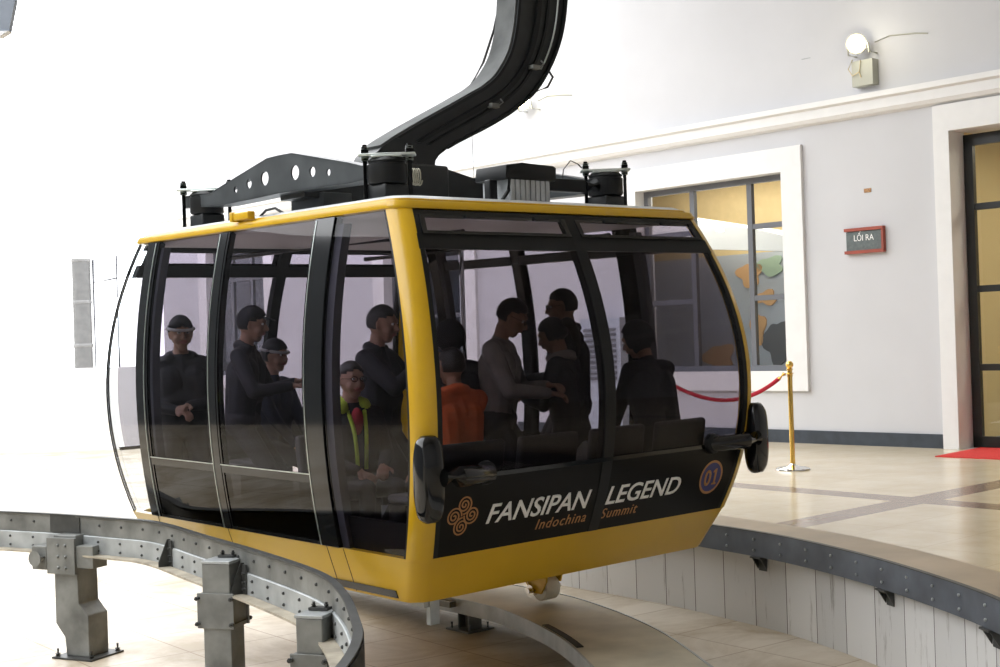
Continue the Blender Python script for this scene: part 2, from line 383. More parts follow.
# glazed door on the right
root = empty('door_1', wpt(6.4, WD+.2, 0)); root['kind'] = 'structure'; inv = Matrix.Translation(-root.location)
bm = bmesh.new(); fw = .1; d0, d1 = WD+.24, WD+.30
for s0 in (7.14, 5.9, 4.6, 3.22): quad_prism(bm, s0, s0+fw, d0, d1, 0, 3.3)
quad_prism(bm, 3.22, 7.24, d0, d1, 3.2, 3.32); quad_prism(bm, 3.22, 7.24, d0, d1, .0, .12)
for z in (2.55, 1.68, .85): quad_prism(bm, 3.22, 7.24, d0+.005, d1-.005, z-.035, z+.035)
bm.transform(inv); link('door_frame', bm, M['frame_black'], root)
bm = bmesh.new(); quad_prism(bm, 3.3, 7.15, d0+.025, d0+.031, .1, 3.22); bm.transform(inv); link('door_pane', bm, M['glass_room'], root)
bm = bmesh.new()
arc = [wpt(6.78-.16*math.sin(math.pi*t/12), d0-.03-.05*math.sin(math.pi*t/12), .75+1.0*t/12) for t in range(13)]
tube(bm, arc, .022, 10); bm.transform(inv); link('door_handle', bm, M['brass'], root, smooth=60)

# rooms behind the openings
NB = WD+2.5
bm = bmesh.new()
quad_prism(bm, 7.9, 8.0, WD+WT, NB, 0, 3.6); quad_prism(bm, 14.6, 14.7, WD+WT, NB, 0, 3.6)
quad_prism(bm, 7.9, 14.7, NB, NB+.1, 0, 3.6); struct('wall_shop', bm, M['ochre'])
bm = bmesh.new(); quad_prism(bm, 7.9, 14.7, WD+WT, NB+.1, 3.5, 3.6); struct('ceiling_shop', bm, M['ochre'])
bm = bmesh.new(); quad_prism(bm, 2.5, 24, WD+WT, WD+4.1, -.1, 0); struct('floor_shop', bm, M['room_grey'])
bm = bmesh.new()
quad_prism(bm, 2.6, 7.85, WD+3, WD+3.1, 0, 3.6); quad_prism(bm, 7.75, 7.85, WD+WT, WD+3, 0, 3.6); quad_prism(bm, 2.5, 2.6, WD+WT, WD+3.1, 0, 3.6)
struct('wall_lobby', bm, M['ochre_pale'])
bm = bmesh.new(); quad_prism(bm, 2.5, 7.85, WD+WT, WD+3.1, 3.5, 3.6); struct('ceiling_lobby', bm, M['room_white'])
bm = bmesh.new(); quad_prism(bm, 14.8, 24, NB, NB+.1, 0, 3.6); quad_prism(bm, 14.8, 14.9, WD+WT, NB, 0, 3.6); quad_prism(bm, 23.9, 24, WD+WT, NB, 0, 3.6)
struct('wall_store', bm, M['room_grey'])
bm = bmesh.new(); quad_prism(bm, 14.8, 24, WD+WT, NB+.1, 3.5, 3.6); struct('ceiling_store', bm, M['room_white'])
bm = bmesh.new()
prism(bm, [(10.0, 2.45), (10.6, 2.62), (12.2, 2.95), (14.4, 3.1), (14.4, 2.7), (12.2, 2.5), (10.0, 2.3)], lambda a, b, w: wpt(a, w, b), WD+1.2, WD+1.9)
tag(link('ceiling_bulkhead', bm, M['room_white']), 'pale sloping bulkhead hanging inside the shop behind the window', 'bulkhead')
root = empty('wall_mural', wpt(12.2, NB-.08, 0)); inv = Matrix.Translation(-root.location)
tag(root, 'grey blue display panel painted with orange and green shapes inside the shop', 'mural')
bm = bmesh.new(); quad_prism(bm, 10.9, 13.6, NB-.06, NB, 0.3, 2.42); bm.transform(inv); link('panel', bm, M['room_pale'], root)
def blob(cx, cz, rx, rz, m, ph, nm):
    bm = bmesh.new(); pts = []
    for k in range(28):
        a = 2*math.pi*k/28; r = 1+.2*math.sin(3*a+ph)+.12*math.sin(5*a+2*ph); pts.append((cx+rx*r*math.cos(a), cz+rz*r*math.sin(a)))
    prism(bm, pts, lambda a, b, w: wpt(a, w, b), NB-.085, NB-.06); bm.transform(inv); link(nm, bm, m, root)
blob(11.72, 2.12, .20, .17, M['orange'], .4, 'petal'); blob(11.38, 2.22, .24, .13, M['green'], 1.4, 'leaf')
blob(11.45, 1.78, .18, .10, M['orange'], 2.1, 'petal'); blob(11.6, 1.35, .12, .22, M['orange'], .2, 'petal'); blob(12.3, .95, .26, .2, M['orange'], 1.0, 'petal')
blob(11.3, 1.15, .2, .3, M['frame_grey'], .9, 'dark_shape'); blob(11.5, .78, .14, .06, M['orange'], .9, 'petal')
for (s0, n0, z0, lb) in ((10.95, WD+.8, 2.62, 'small round warm light seen at the left side of the shop window'), (9.75, WD+2.0, 3.3, 'small round warm light on the ceiling deeper in the shop')):
    bm = bmesh.new(); lathe(bm, [(.05, 0), (.055, .02), (.04, .03)], wpt(s0, n0, z0)); tag(link('downlight', bm, M['warm_light'], smooth=40), lb, 'light', 'lights in the shop')
for z0, z1, lb in ((2.85, 3.2, 'short upright white light tube high in the shop window'), (1.65, 2.05, 'short upright white light tube lower in the shop window')):
    bm = bmesh.new(); quad_prism(bm, 11.45, 11.51, WD+.9, WD+.95, z0, z1); tag(link('light_tube', bm, M['screen_light']), lb, 'light', 'light tubes in the shop')

# ------------------------------------------------------------------ floors
EDGE = [(1.9, 2.5), (2.2, 4.2), (2.31, 5.4), (2.30, 6.35), (2.2, 7.05), (2.02, 7.8), (1.74, 8.56), (1.38, 9.2), (1.02, 9.76), (.34, 10.6), (-.6, 11.65), (-1.7, 12.9)]
EP = [(p.x, p.y) for p in catmull([(a, b, 0) for a, b in EDGE], 6)]
# platform slab
bm = bmesh.new()
n = len(EP); ins = []
for i, p in enumerate(EP):
    a = Vector(EP[max(0, i-1)]); b = Vector(EP[min(n-1, i+1)]); d = (b-a).normalized(); ins.append((p[0]+d.y*.36, p[1]-d.x*.36))
ev = [bm.verts.new((x, y, 0)) for x, y in EP]; iv = [bm.verts.new((x, y, 0)) for x, y in ins]
for i in range(n-1):
    f = bm.faces.new([ev[i], ev[i+1], iv[i+1], iv[i]]); f.material_index = 1
far = wpt(14, WD, 0); cor = wpt(-7, WD, 0); near = wpt(-7, -9, 0)
wall_pts = []
for i in range(n):
    # project each inner point on the wall line, sliding monotonic
    t = i/(n-1); s_ = -7+21*t; q = wpt(s_, WD, 0); wall_pts.append(bm.verts.new(q))
for i in range(n-1): bm.faces.new([iv[i], iv[i+1], wall_pts[i+1], wall_pts[i]])
e0 = bm.verts.new(near); f = bm.faces.new([iv[0], wall_pts[0], e0]); 
e1 = bm.verts.new(wpt(3.5, -9, 0)); f = bm.faces.new([ev[0], iv[0], e0, e1])
geom = bmesh.ops.extrude_face_region(bm, geom=list(bm.faces))
for v in [g for g in geom['geom'] if isinstance(g, bmesh.types.BMVert)]: v.co.z = -.12
struct('floor_platform', bm, None, mats=[M['platform'], M['platform_border']])
# pit floor and open ground
bm = bmesh.new(); box(bm, (-6, 12, PIT-.05), (44, 50, .1)); struct('floor', bm, M['pit'])
# board cladding under the platform edge
bm = bmesh.new(); strip(bm, EP, [(-.03, PIT), (-.03, -.02), (-.09, -.02), (-.09, PIT)], uv=True); struct('wall_pit', bm, M['boards'])
# steel guide band
root = empty('guide_band', (EP[24][0], EP[24][1], -.16)); inv = Matrix.Translation(-root.location)
tag(root, 'curved blue grey steel band bolted along the edge of the raised tiled platform', 'guide rail')
bm = bmesh.new(); strip(bm, EP, [(.022, -.155), (.022, .003), (.002, .003), (.002, -.155)]); bm.transform(inv)
band = link('band_plate', bm, mat('blue_grey_steel', (.085, .10, .125), .42, .45, noise=.35, nscale=4), root, smooth=30)
bm = bmesh.new(); strip(bm, EP, [(.026, .0035), (.026, .009), (-.004, .009), (-.004, .0035)]); bm.transform(inv); link('edge_strip', bm, M['galv_dark'], root, smooth=30)
def along(path, step, start=0.):
    out = []; acc = -start
    for i in range(len(path)-1):
        a, b = Vector(path[i][:2]), Vector(path[i+1][:2]); l = (b-a).length; d = (b-a).normalized()
        while acc <= l:
            if acc >= 0: out.append((a+d*acc, d))
            acc += step
        acc -= l
    return out
boltm = M['galv_pale']
cnt = 0
for p, d in along(EP, .27, 3.0):
    nr = Vector((-d.y, d.x))
    if p.y > 9.6: break
    for z in (-.045, -.115):
        bm = bmesh.new(); rot = Matrix(((d.x, 0, nr.x), (d.y, 0, nr.y), (0, 1, 0))); lathe(bm, [(.0085, -.002), (.0085, .006), (.004, .009)], (p.x+nr.x*.023, p.y+nr.y*.023, z), 8, rot)
        bm.transform(inv); link('bolt', bm, boltm, root)
for (px, py) in ((770, 533), (881, 562), (992, 600)):
    q = at_z(px, py-2, 0); 
    best = min(range(n-1), key=lambda i: (Vector(EP[i])-Vector((q.x, q.y))).length); d = (Vector(EP[best+1])-Vector(EP[best])).normalized(); nr = Vector((-d.y, d.x)); c = Vector((EP[best][0], EP[best][1]))
    bm = bmesh.new()
    fn = lambda a, b, w: Vector((c.x+nr.x*a+d.x*w, c.y+nr.y*a+d.y*w, b))
    prism(bm, [(-.025, -.155), (.035, -.155), (-.02, -.24)], fn, -.045, -.035); prism(bm, [(-.025, -.155), (.035, -.155), (-.02, -.24)], fn, .035, .045)
    prism(bm, [(-.03, -.155), (.04, -.155), (.04, -.165), (-.03, -.165)], fn, -.05, .05); prism(bm, [(-.03, -.165), (-.022, -.165), (-.022, -.25), (-.03, -.25)], fn, -.035, .035)
    bm.transform(inv); link('bracket', bm, M['galv_dark'], root)

# ------------------------------------------------------------------ curved rail in front
RZ = .26
RP0 = [at_z(x, y, RZ) for x, y in ((-60, 510), (0, 512), (57, 514.7), (110, 518.5), (156, 523), (205, 537), (266, 555), (319, 574), (342, 592), (354, 616), (357.5, 642))]
last = RP0[-1]; RP0 += [Vector((last.x-.02, last.y-.5, RZ)), Vector((last.x-.12, last.y-1.1, RZ)), Vector((last.x-.35, last.y-1.7, RZ))]
RP0 = [RP0[0]*2-RP0[1]]+RP0
RP = [(p.x, p.y) for p in catmull(RP0, 6)][::-1]
# reversed travel (from the camera outwards): left of travel is the inner (camera left) side
root = empty('curved_guide_rail', (RP[40][0], RP[40][1], 0)); inv = Matrix.Translation(-root.location)
tag(root, 'grey galvanised curved steel rail on short posts, sweeping in front of the yellow cabin', 'guide rail')
zt = RZ; zb = .02
prof = [(-.006, zt), (.012, zt), (.012, zt-.006), (.004, zt-.012), (.004, zb+.001), (.004, zb), (-.006, zb)]
bm = bmesh.new(); strip(bm, RP, prof); bm.transform(inv); link('rail_channel', bm, M['galv'], root, smooth=30)
bm = bmesh.new(); strip(bm, RP, [(.0045, zb+.0005), (.0045, zb+.012), (.088, zb+.012), (.088, zb+.0005)]); bm.transform(inv); link('bottom_flange', bm, mat('dusty_skylit_flange', (.36, .32, .25), .7, .1, noise=.3), root, smooth=30)  # dusty beige, with the sky light on its top put into the colour
bm = bmesh.new(); strip(bm, RP, [(.0045, zb+.013), (.016, zb+.013), (.016, zb+.118), (.012, zb+.122), (.0045, zb+.122)]); bm.transform(inv); link('backing_plate', bm, M['galv_pale'], root, smooth=30)
bm = bmesh.new(); strip(bm, RP, [(.02, zt+.0005), (.02, zt+.009), (-.016, zt+.009), (-.016, zt+.0005)]); bm.transform(inv); link('top_edge', bm, M['galv_dark'], root, smooth=30)
bm = bmesh.new(); strip(bm, RP, [(-.0065, zb+.002), (-.0065, zt-.004), (-.02, zt-.004), (-.02, zb+.002)]); bm.transform(inv); link('running_face', bm, M['black_satin'], root, smooth=30)
k = 0
for p, d in along(RP, .21, .1):
    nr = Vector((-d.y, d.x)); k += 1
    if p.y < 4.1 or p.y > 9.8: continue
    for z, o in ((zb+.035, .016), (zb+.09, .016), (zt-.05, .004)):
        bm = bmesh.new(); rot = Matrix(((d.x, 0, nr.x), (d.y, 0, nr.y), (0, 1, 0))); lathe(bm, [(.008, -.001), (.008, .006), (.004, .01)], (p.x+nr.x*o, p.y+nr.y*o, z), 8, rot)
        bm.transform(inv); link('bolt', bm, M['galv_dark'], root)
def rail_at(px):
    best = None
    for i in range(len(RP)-1):
        y = RP[i][1]; X = RP[i][0]
        if y < 3.9: continue
        r = ray(px, 560); e = abs(X-r[0]*y)/y
        if best is None or e < best[0]: best = (e, i)
    i = best[1]; d = (Vector(RP[i+1])-Vector(RP[i])).normalized(); return Vector(RP[i]), d, Vector((-d.y, d.x))
for px in (172, 247, 322):
    c, d, nr = rail_at(px)
    bm = bmesh.new(); fn = lambda a, b, w: Vector((c.x+nr.x*a+d.x*w, c.y+nr.y*a+d.y*w, b))
    prism(bm, [(.012, zb+.012), (.085, zb+.012), (.085, zb+.04), (.03, zb+.17), (.012, zb+.17)], fn, -.004, .004)
    prism(bm, [(.017, zb+.015), (.024, zb+.015), (.024, zb+.165), (.017, zb+.165)], fn, -.05, .0)
    for z in (zb+.04, zb+.075, zb+.12):
        tube(bm, [fn(.024, z, -.028), fn(.036, z, -.028)], .009, 6)
    bm.transform(inv); link('gusset', bm, M['galv_dark'], root)
c, d, nr = rail_at(66)
bm = bmesh.new(); fn = lambda a, b, w: Vector((c.x+nr.x*a+d.x*w, c.y+nr.y*a+d.y*w, b)); prism(bm, [(.005, zt-.11), (.014, zt-.11), (.014, zt-.001), (.005, zt-.001)], fn, -.14, .14)
bm.transform(inv); link('splice_plate', bm, M['galv_dark'], root)

# posts
def plate_box(bm, c, a, sx, sy, z0, z1, bev=0, off=(0, 0)):
    Mx = Matrix.Translation((c[0], c[1], 0)) @ Matrix.Rotation(a, 4, 'Z'); box(bm, (off[0], off[1], (z0+z1)/2), (sx, sy, z1-z0), Mx, bev)
def bolt_rod(bm, p, q, r=.008, nut=True):
    p, q = Vector(p), Vector(q); tube(bm, [p, q], r, 8); d = (q-p).normalized()
    if nut:
        for e, s_ in ((p, 1), (q, -1)): tube(bm, [e+d*s_*.012, e+d*s_*.03], r*2, 6)
# post 1: cranked box post
P1 = at_z(87, 655, PIT)
root = empty('rail_post', (P1.x, P1.y, PIT)); tag(root, 'cranked galvanised steel post on the left holding up the curved rail', 'post', 'posts under the curved rail')
ang = R(-25); ca, sa = math.cos(ang), math.sin(ang)
def L1(a, b, w): return Vector((ca*a-sa*w, sa*a+ca*w, b))
bm = bmesh.new(); zt1 = .15-PIT
prism(bm, [(-.085, .012), (.10, .012), (.10, .27), (.02, .34), (.02, zt1), (-.165, zt1), (-.165, .21), (-.085, .13)], L1, -.09, .09, bev=.006)
link('post_column', bm, M['galv'], root)
bm = bmesh.new(); prism(bm, [(-.15, 0), (.17, 0), (.17, .012), (-.15, .012)], L1, -.15, .15, bev=.002); link('base_plate', bm, M['galv_dark'], root)
for a, w in ((-.125, -.12), (.145, -.12), (-.125, .12), (.145, .12)):
    bm = bmesh.new(); bolt_rod(bm, L1(a, .0, w), L1(a, .06, w), .008, False); tube(bm, [L1(a, .013, w), L1(a, .03, w)], .018, 6); link('anchor_bolt', bm, M['galv_dark'], root)
bm = bmesh.new(); prism(bm, [(-.19, zt1-.24), (.035, zt1-.24), (.035, zt1-.015), (-.19, zt1-.015)], L1, -.125, -.095)
for i in range(3):
    for j in range(2):
        tube(bm, [L1(-.10+.06*j, zt1-.06-.07*i, -.125), L1(-.10+.06*j, zt1-.06-.07*i, -.14)], .011, 6)
link('clamp_plate', bm, M['galv'], root)
bm = bmesh.new(); prism(bm, [(-.32, zt1-.22), (-.2, zt1-.22), (-.2, zt1-.07), (-.32, zt1-.07)], L1, -.12, .06, bev=.005)
for z in (zt1-.11, zt1-.18): tube(bm, [L1(-.36, z, -.05), L1(-.15, z, -.05)], .012, 8); tube(bm, [L1(-.35, z, -.05), L1(-.33, z, -.05)], .022, 6)
tube(bm, [L1(-.26, zt1-.145, -.16), L1(-.26, zt1-.145, -.1)], .05, 16)
link('adjuster', bm, M['galv'], root)
bm = bmesh.new(); prism(bm, [(.035, zt1-.2), (.17, zt1-.2), (.17, zt1-.06), (.035, zt1-.06)], L1, -.11, .02, bev=.004); link('rail_saddle', bm, M['galv'], root)
# posts 2 and 3: boxed posts with clamp plates
def box_post(px, py, Y, label, ztop, w1=.16, w2=.14):
    P = at_y(px, py, Y); root = empty('rail_post', (P.x, P.y, PIT)); tag(root, label, 'post', 'posts under the curved rail')
    a = R(-18); zt = ztop-PIT; c = (0, 0)
    bm = bmesh.new(); plate_box(bm, c, a, w1, w2, .012, zt, .006); link('post_column', bm, M['galv'], root)
    bm = bmesh.new(); plate_box(bm, c, a, w1+.008, w2+.008, zt, zt+.014, .002); link('post_cap', bm, M['galv_pale'], root)
    bm = bmesh.new(); plate_box(bm, c, a, .28, .26, 0, .012, .002); link('base_plate', bm, M['galv_dark'], root)
    z0, z1 = zt-.33, zt-.15
    for nm, off, sx, sy in (('clamp_plate', (0, -w2/2-.008), w1+.05, .012), ('clamp_plate', (0, w2/2+.008), w1+.05, .012), ('side_plate', (-w1/2-.008, 0), .012, w2), ('side_plate', (w1/2+.008, 0), .012, w2)):
        bm = bmesh.new(); plate_box(bm, c, a, sx, sy, z0, z1, .002, off); link(nm, bm, M['galv'], root)
    Mx = Matrix.Rotation(a, 4, 'Z')
    for z in (z0+.025, z1-.025):
        for x in (-w1/2-.018, w1/2+.018):
            bm = bmesh.new(); bolt_rod(bm, Mx @ Vector((x, -w2/2-.045, z)), Mx @ Vector((x, w2/2+.045, z)), .006); link('clamp_bolt', bm, M['galv_dark'], root)
    bm = bmesh.new()
    Y_ = .09
    for x in (-.03, .03): tube(bm, [Mx @ Vector((x, .06, zt)), Mx @ Vector((x, .06, zt+.05))], .007, 8); tube(bm, [Mx @ Vector((x, .06, zt+.028)), Mx @ Vector((x, .06, zt+.04))], .013, 6)
    box(bm, (0, .06, zt+.022), (.09, .05, .012), Mx); link('rail_bracket', bm, M['galv_dark'], root)
    bm = bmesh.new()
    def L2(q, b, w): return Mx @ Vector((w, q, b))
    prism(bm, [(.07, z1), (.16, zt-.02), (.16, zt+.005), (.07, zt+.005)], L2, .03, .07); link('web_plate', bm, M['galv_dark'], root)
box_post(222, 560, 7.05, 'boxed galvanised steel post near the middle of the curved rail', .19)
box_post(314, 607, 5.85, 'boxed galvanised steel post inside the tightest bend of the curved rail', .13, .125, .11)

# ------------------------------------------------------------------ curved running track under the cabin
TZ = -.38
inner = [at_z(x, y, TZ) for x, y in ((440, 601), (514, 618), (560, 634), (610, 667))]
outer = [at_z(x, y, TZ) for x, y in ((561, 589), (600, 603), (660, 634), (694, 667))]
mid = [(a+b)/2 for a, b in zip(inner, outer)]
m0 = mid[0]; dU = Vector((U[0], U[1], 0))
pts = [m0+dU*3.0, m0+dU*1.5]+mid; e = (mid[-1]-mid[-2]).normalized(); pts += [mid[-1]+e*.6+Vector((-.03, 0, 0)), mid[-1]+e*1.3+Vector((-.16, 0, 0))]
TP = [(p.x, p.y) for p in catmull(pts, 6)]; hw = .285
root = empty('running_track', (mid[1].x, mid[1].y, TZ)); inv = Matrix.Translation(-root.location)
tag(root, 'low curved beige track plate running on the sunken floor beneath the cabin', 'track')
bm = bmesh.new(); strip(bm, TP, [(-hw, TZ-.012), (-hw, TZ), (hw, TZ), (hw, TZ-.012)]); bm.transform(inv); link('track_plate', bm, M['tan'], root, smooth=30)
for s_ in (-1, 1):
    bm = bmesh.new(); o = hw*s_; strip(bm, TP, [(o-.006, TZ-.09), (o-.006, TZ+.004), (o+.006, TZ+.004), (o+.006, TZ-.09)]); bm.transform(inv); link('side_flange', bm, M['galv_pale'], root, smooth=30)
SG = -1
bm = bmesh.new(); strip(bm, [p for p in TP if 7.35 < p[1] < 8.15], [(SG*(hw-.015), TZ+.001), (SG*(hw-.015), TZ+.006), (SG*(hw-.055), TZ+.006), (SG*(hw-.055), TZ+.001)]); bm.transform(inv); link('joint_slot', bm, M['rubber'], root)
for q in (at_z(470, 629, PIT), at_z(300, 560, PIT), Vector((.72, 6.2, PIT))):
    bm = bmesh.new(); c = (q.x, q.y)
    for w in (-.05, .05): plate_box(bm, c, YAW, .012, .11, PIT+.01, TZ-.012, 0, (w, 0))
    plate_box(bm, c, YAW, .1, .012, PIT+.01, TZ-.012); plate_box(bm, c, YAW, .24, .22, PIT, PIT+.012); plate_box(bm, c, YAW, .2, .5, TZ-.05, TZ-.013)
    for a, b in ((-.09, -.08), (.09, -.08), (-.09, .08), (.09, .08)):
        x = c[0]+math.cos(YAW)*a-math.sin(YAW)*b; y = c[1]+math.sin(YAW)*a+math.cos(YAW)*b; tube(bm, [(x, y, PIT+.01), (x, y, PIT+.05)], .01, 6)
    bm.transform(inv); link('track_foot', bm, M['galv'], root)

# ------------------------------------------------------------------ the cabin
ZL = [.0356, .2726, 1.1025, 2.0115]; LL = [1.3845, 1.5154, 1.681, 1.366]; WW = [1.0892, 1.1668, 1.2441, 1.1138]
def quadfit(t):
    return np.polyfit(ZL[1:], t[1:], 2)
_ql, _qw = quadfit(LL), quadfit(WW)
def Lz(z): return LL[0]+(LL[1]-LL[0])*(z-ZL[0])/(ZL[1]-ZL[0]) if z <= ZL[1] else float(np.polyval(_ql, z))
def Wz(z): return WW[0]+(WW[1]-WW[0])*(z-ZL[0])/(ZL[1]-ZL[0]) if z <= ZL[1] else float(np.polyval(_qw, z))
CH = .085
cab = bpy.data.objects.new('gondola_cabin', None); COL.objects.link(cab)
ax = Vector((U[0], U[1], .0095)).normalized(); ay = -Vector((V[0], V[1], .0095)); az = ax.cross(ay).normalized(); ay = az.cross(ax)
cab.matrix_world = Matrix(((ax.x, ay.x, az.x, CEN[0]), (ax.y, ay.y, az.y, CEN[1]), (ax.z, ay.z, az.z, 0), (0, 0, 0, 1)))
tag(cab, 'yellow and black glazed gondola cabin full of passengers, hanging from a curved black arm', 'cable car')
def cl(u, v, z): return Vector((u, -v, z))
def fp(face, s, z, off):
    if face == 'A': return cl(s, -(Wz(z)+off), z)
    if face == 'B': return cl(s, Wz(z)+off, z)
    if face == 'N': return cl(-(Lz(z)+off), s, z)
    return cl(Lz(z)+off, s, z)
def ev_(x, z): return x(z) if callable(x) else x
def patch(bm, face, s0, s1, z0, z1, o1, o0, nz=12, ns=1, mi=0):
    g = [[], []]
    for li, off in enumerate((o1, o0)):
        for i in range(nz+1):
            z = z0+(z1-z0)*i/nz; a, b = ev_(s0, z), ev_(s1, z)
            g[li].append([bm.verts.new(fp(face, a+(b-a)*j/ns, z, off)) for j in range(ns+1)])
    fs = []
    for i in range(nz):
        for j in range(ns):
            for li in (0, 1): fs.append(bm.faces.new([g[li][i][j], g[li][i][j+1], g[li][i+1][j+1], g[li][i+1][j]]))
    for i in range(nz):
        for j in (0, ns): fs.append(bm.faces.new([g[0][i][j], g[0][i+1][j], g[1][i+1][j], g[1][i][j]]))
    for j in range(ns):
        for i in (0, nz): fs.append(bm.faces.new([g[0][i][j], g[0][i][j+1], g[1][i][j+1], g[1][i][j]]))
    for f in fs: f.material_index = mi
def part(name, m, fn, parent=cab, smooth=35, label=None, **k):
    bm = bmesh.new(); fn(bm); o = link(name, bm, m, parent, smooth, **k)
    if label: o['label'] = label
    return o
def ring(z, off, c=None):
    c = CH if c is None else c
    l, w = Lz(z)+off, Wz(z)+off; q = c*.3
    o = []
    for su, sv, first in ((-1, -1, 1), (-1, 1, 0), (1, 1, 1), (1, -1, 0)):
        a = [(su*l, sv*(w-c)), (su*(l-c*.1), sv*(w-c*.62)), (su*(l-c*.62), sv*(w-c*.1)), (su*(l-c), sv*w)]
        if (su, sv) in ((-1, -1), (1, 1)): a = a[::-1]
        o += a
    return [cl(a, b, z) for a, b in o]
def loft(bm, levels, cap0=True, cap1=True):
    R_ = [[bm.verts.new(p) for p in ring(z, off)] if not isinstance(z, tuple) else [bm.verts.new(Vector((p.x, p.y, z[1]))) for p in ring(z[0], off)] for z, off in levels]
    m = len(R_[0])
    for i in range(len(R_)-1):
        for k in range(m): bm.faces.new([R_[i][k], R_[i][(k+1) % m], R_[i+1][(k+1) % m], R_[i+1][k]])
    if cap0: bm.faces.new(R_[0][::-1])
    if cap1: bm.faces.new(R_[-1])
# skirt tub
ZS = .272
part('skirt', M['yellow'], lambda bm: loft(bm, [(.036, -.03), (.0356, -.004), (.05, .0), (.15, .0), (ZS, .0), (ZS, -.05), (.11, -.06)], True, True))
for x in (-.75, -.9, .25, 1.1): part('skirt_seam', M['black_satin'], lambda bm: patch(bm, 'A', x, x+.005, .045, ZS, .0012, -.003, 4))
part('step_slot', M['black_gloss'], lambda bm: patch(bm, 'A', -1.26, -.66, .052, .092, .006, -.004, 3, 2))
# pillars
def corner(su, sv, t=.055):
    def fn(bm):
        g = []
        for i in range(25):
            z = ZS-.002+(1.985-ZS)*i/24; l, w = Lz(z), Wz(z); c = CH
            o = .004 if t > .02 else -.001
            pr = [(l+o, w-c-.004), (l+o-c*.08, w-c*.60), (l-c*.60, w+o-c*.08), (l-c-.004, w+o), (l-c-.004, w-t), (l-c*.62-t*.6, w-c*.1-t*.8), (l-c*.1-t*.8, w-c*.62-t*.6), (l-t, w-c-.004)]
            g.append([bm.verts.new(cl(su*a, sv*b, z)) for a, b in pr])
        m = len(g[0])
        for i in range(24):
            for k in range(m): bm.faces.new([g[i][k], g[i][(k+1) % m], g[i+1][(k+1) % m], g[i+1][k]])
        bm.faces.new(g[0]); bm.faces.new(g[-1])
    return fn
for su in (-1, 1):
    for sv in (-1, 1): part('corner_pillar', M['yellow'] if (su, sv) != (1, -1) else M['glass_clear'], corner(su, sv, .055 if (su, sv) != (1, -1) else .008), smooth=50)
# roof
part('roof_rim', M['yellow'], lambda bm: loft(bm, [(1.970, -.02), (1.974, .008), (1.985, .014), (2.012, .012), (2.016, -.01), ((2.0115, 2.026), -.015), ((2.0115, 2.03), -.03)], True, True), smooth=40)
part('roof_lid', M['aluminium'], lambda bm: loft(bm, [((2.0115, 2.03), -.035), ((2.0115, 2.045), -.06), ((2.0115, 2.065), -.22)], True, True), smooth=40)
part('ceiling_lining', M['cabin_grey'], lambda bm: loft(bm, [(1.955, -.06), (1.966, -.03)], True, True))
part('cabin_floor', M['cabin_frame'], lambda bm: loft(bm, [(.112, -.08), (.125, -.08)], True, True))
def lip(face): return (lambda z: -(Lz(z)-CH)) if face in 'AB' else (lambda z: -(Wz(z)-CH))
def lip2(face): return (lambda z: (Lz(z)-CH)) if face in 'AB' else (lambda z: (Wz(z)-CH))
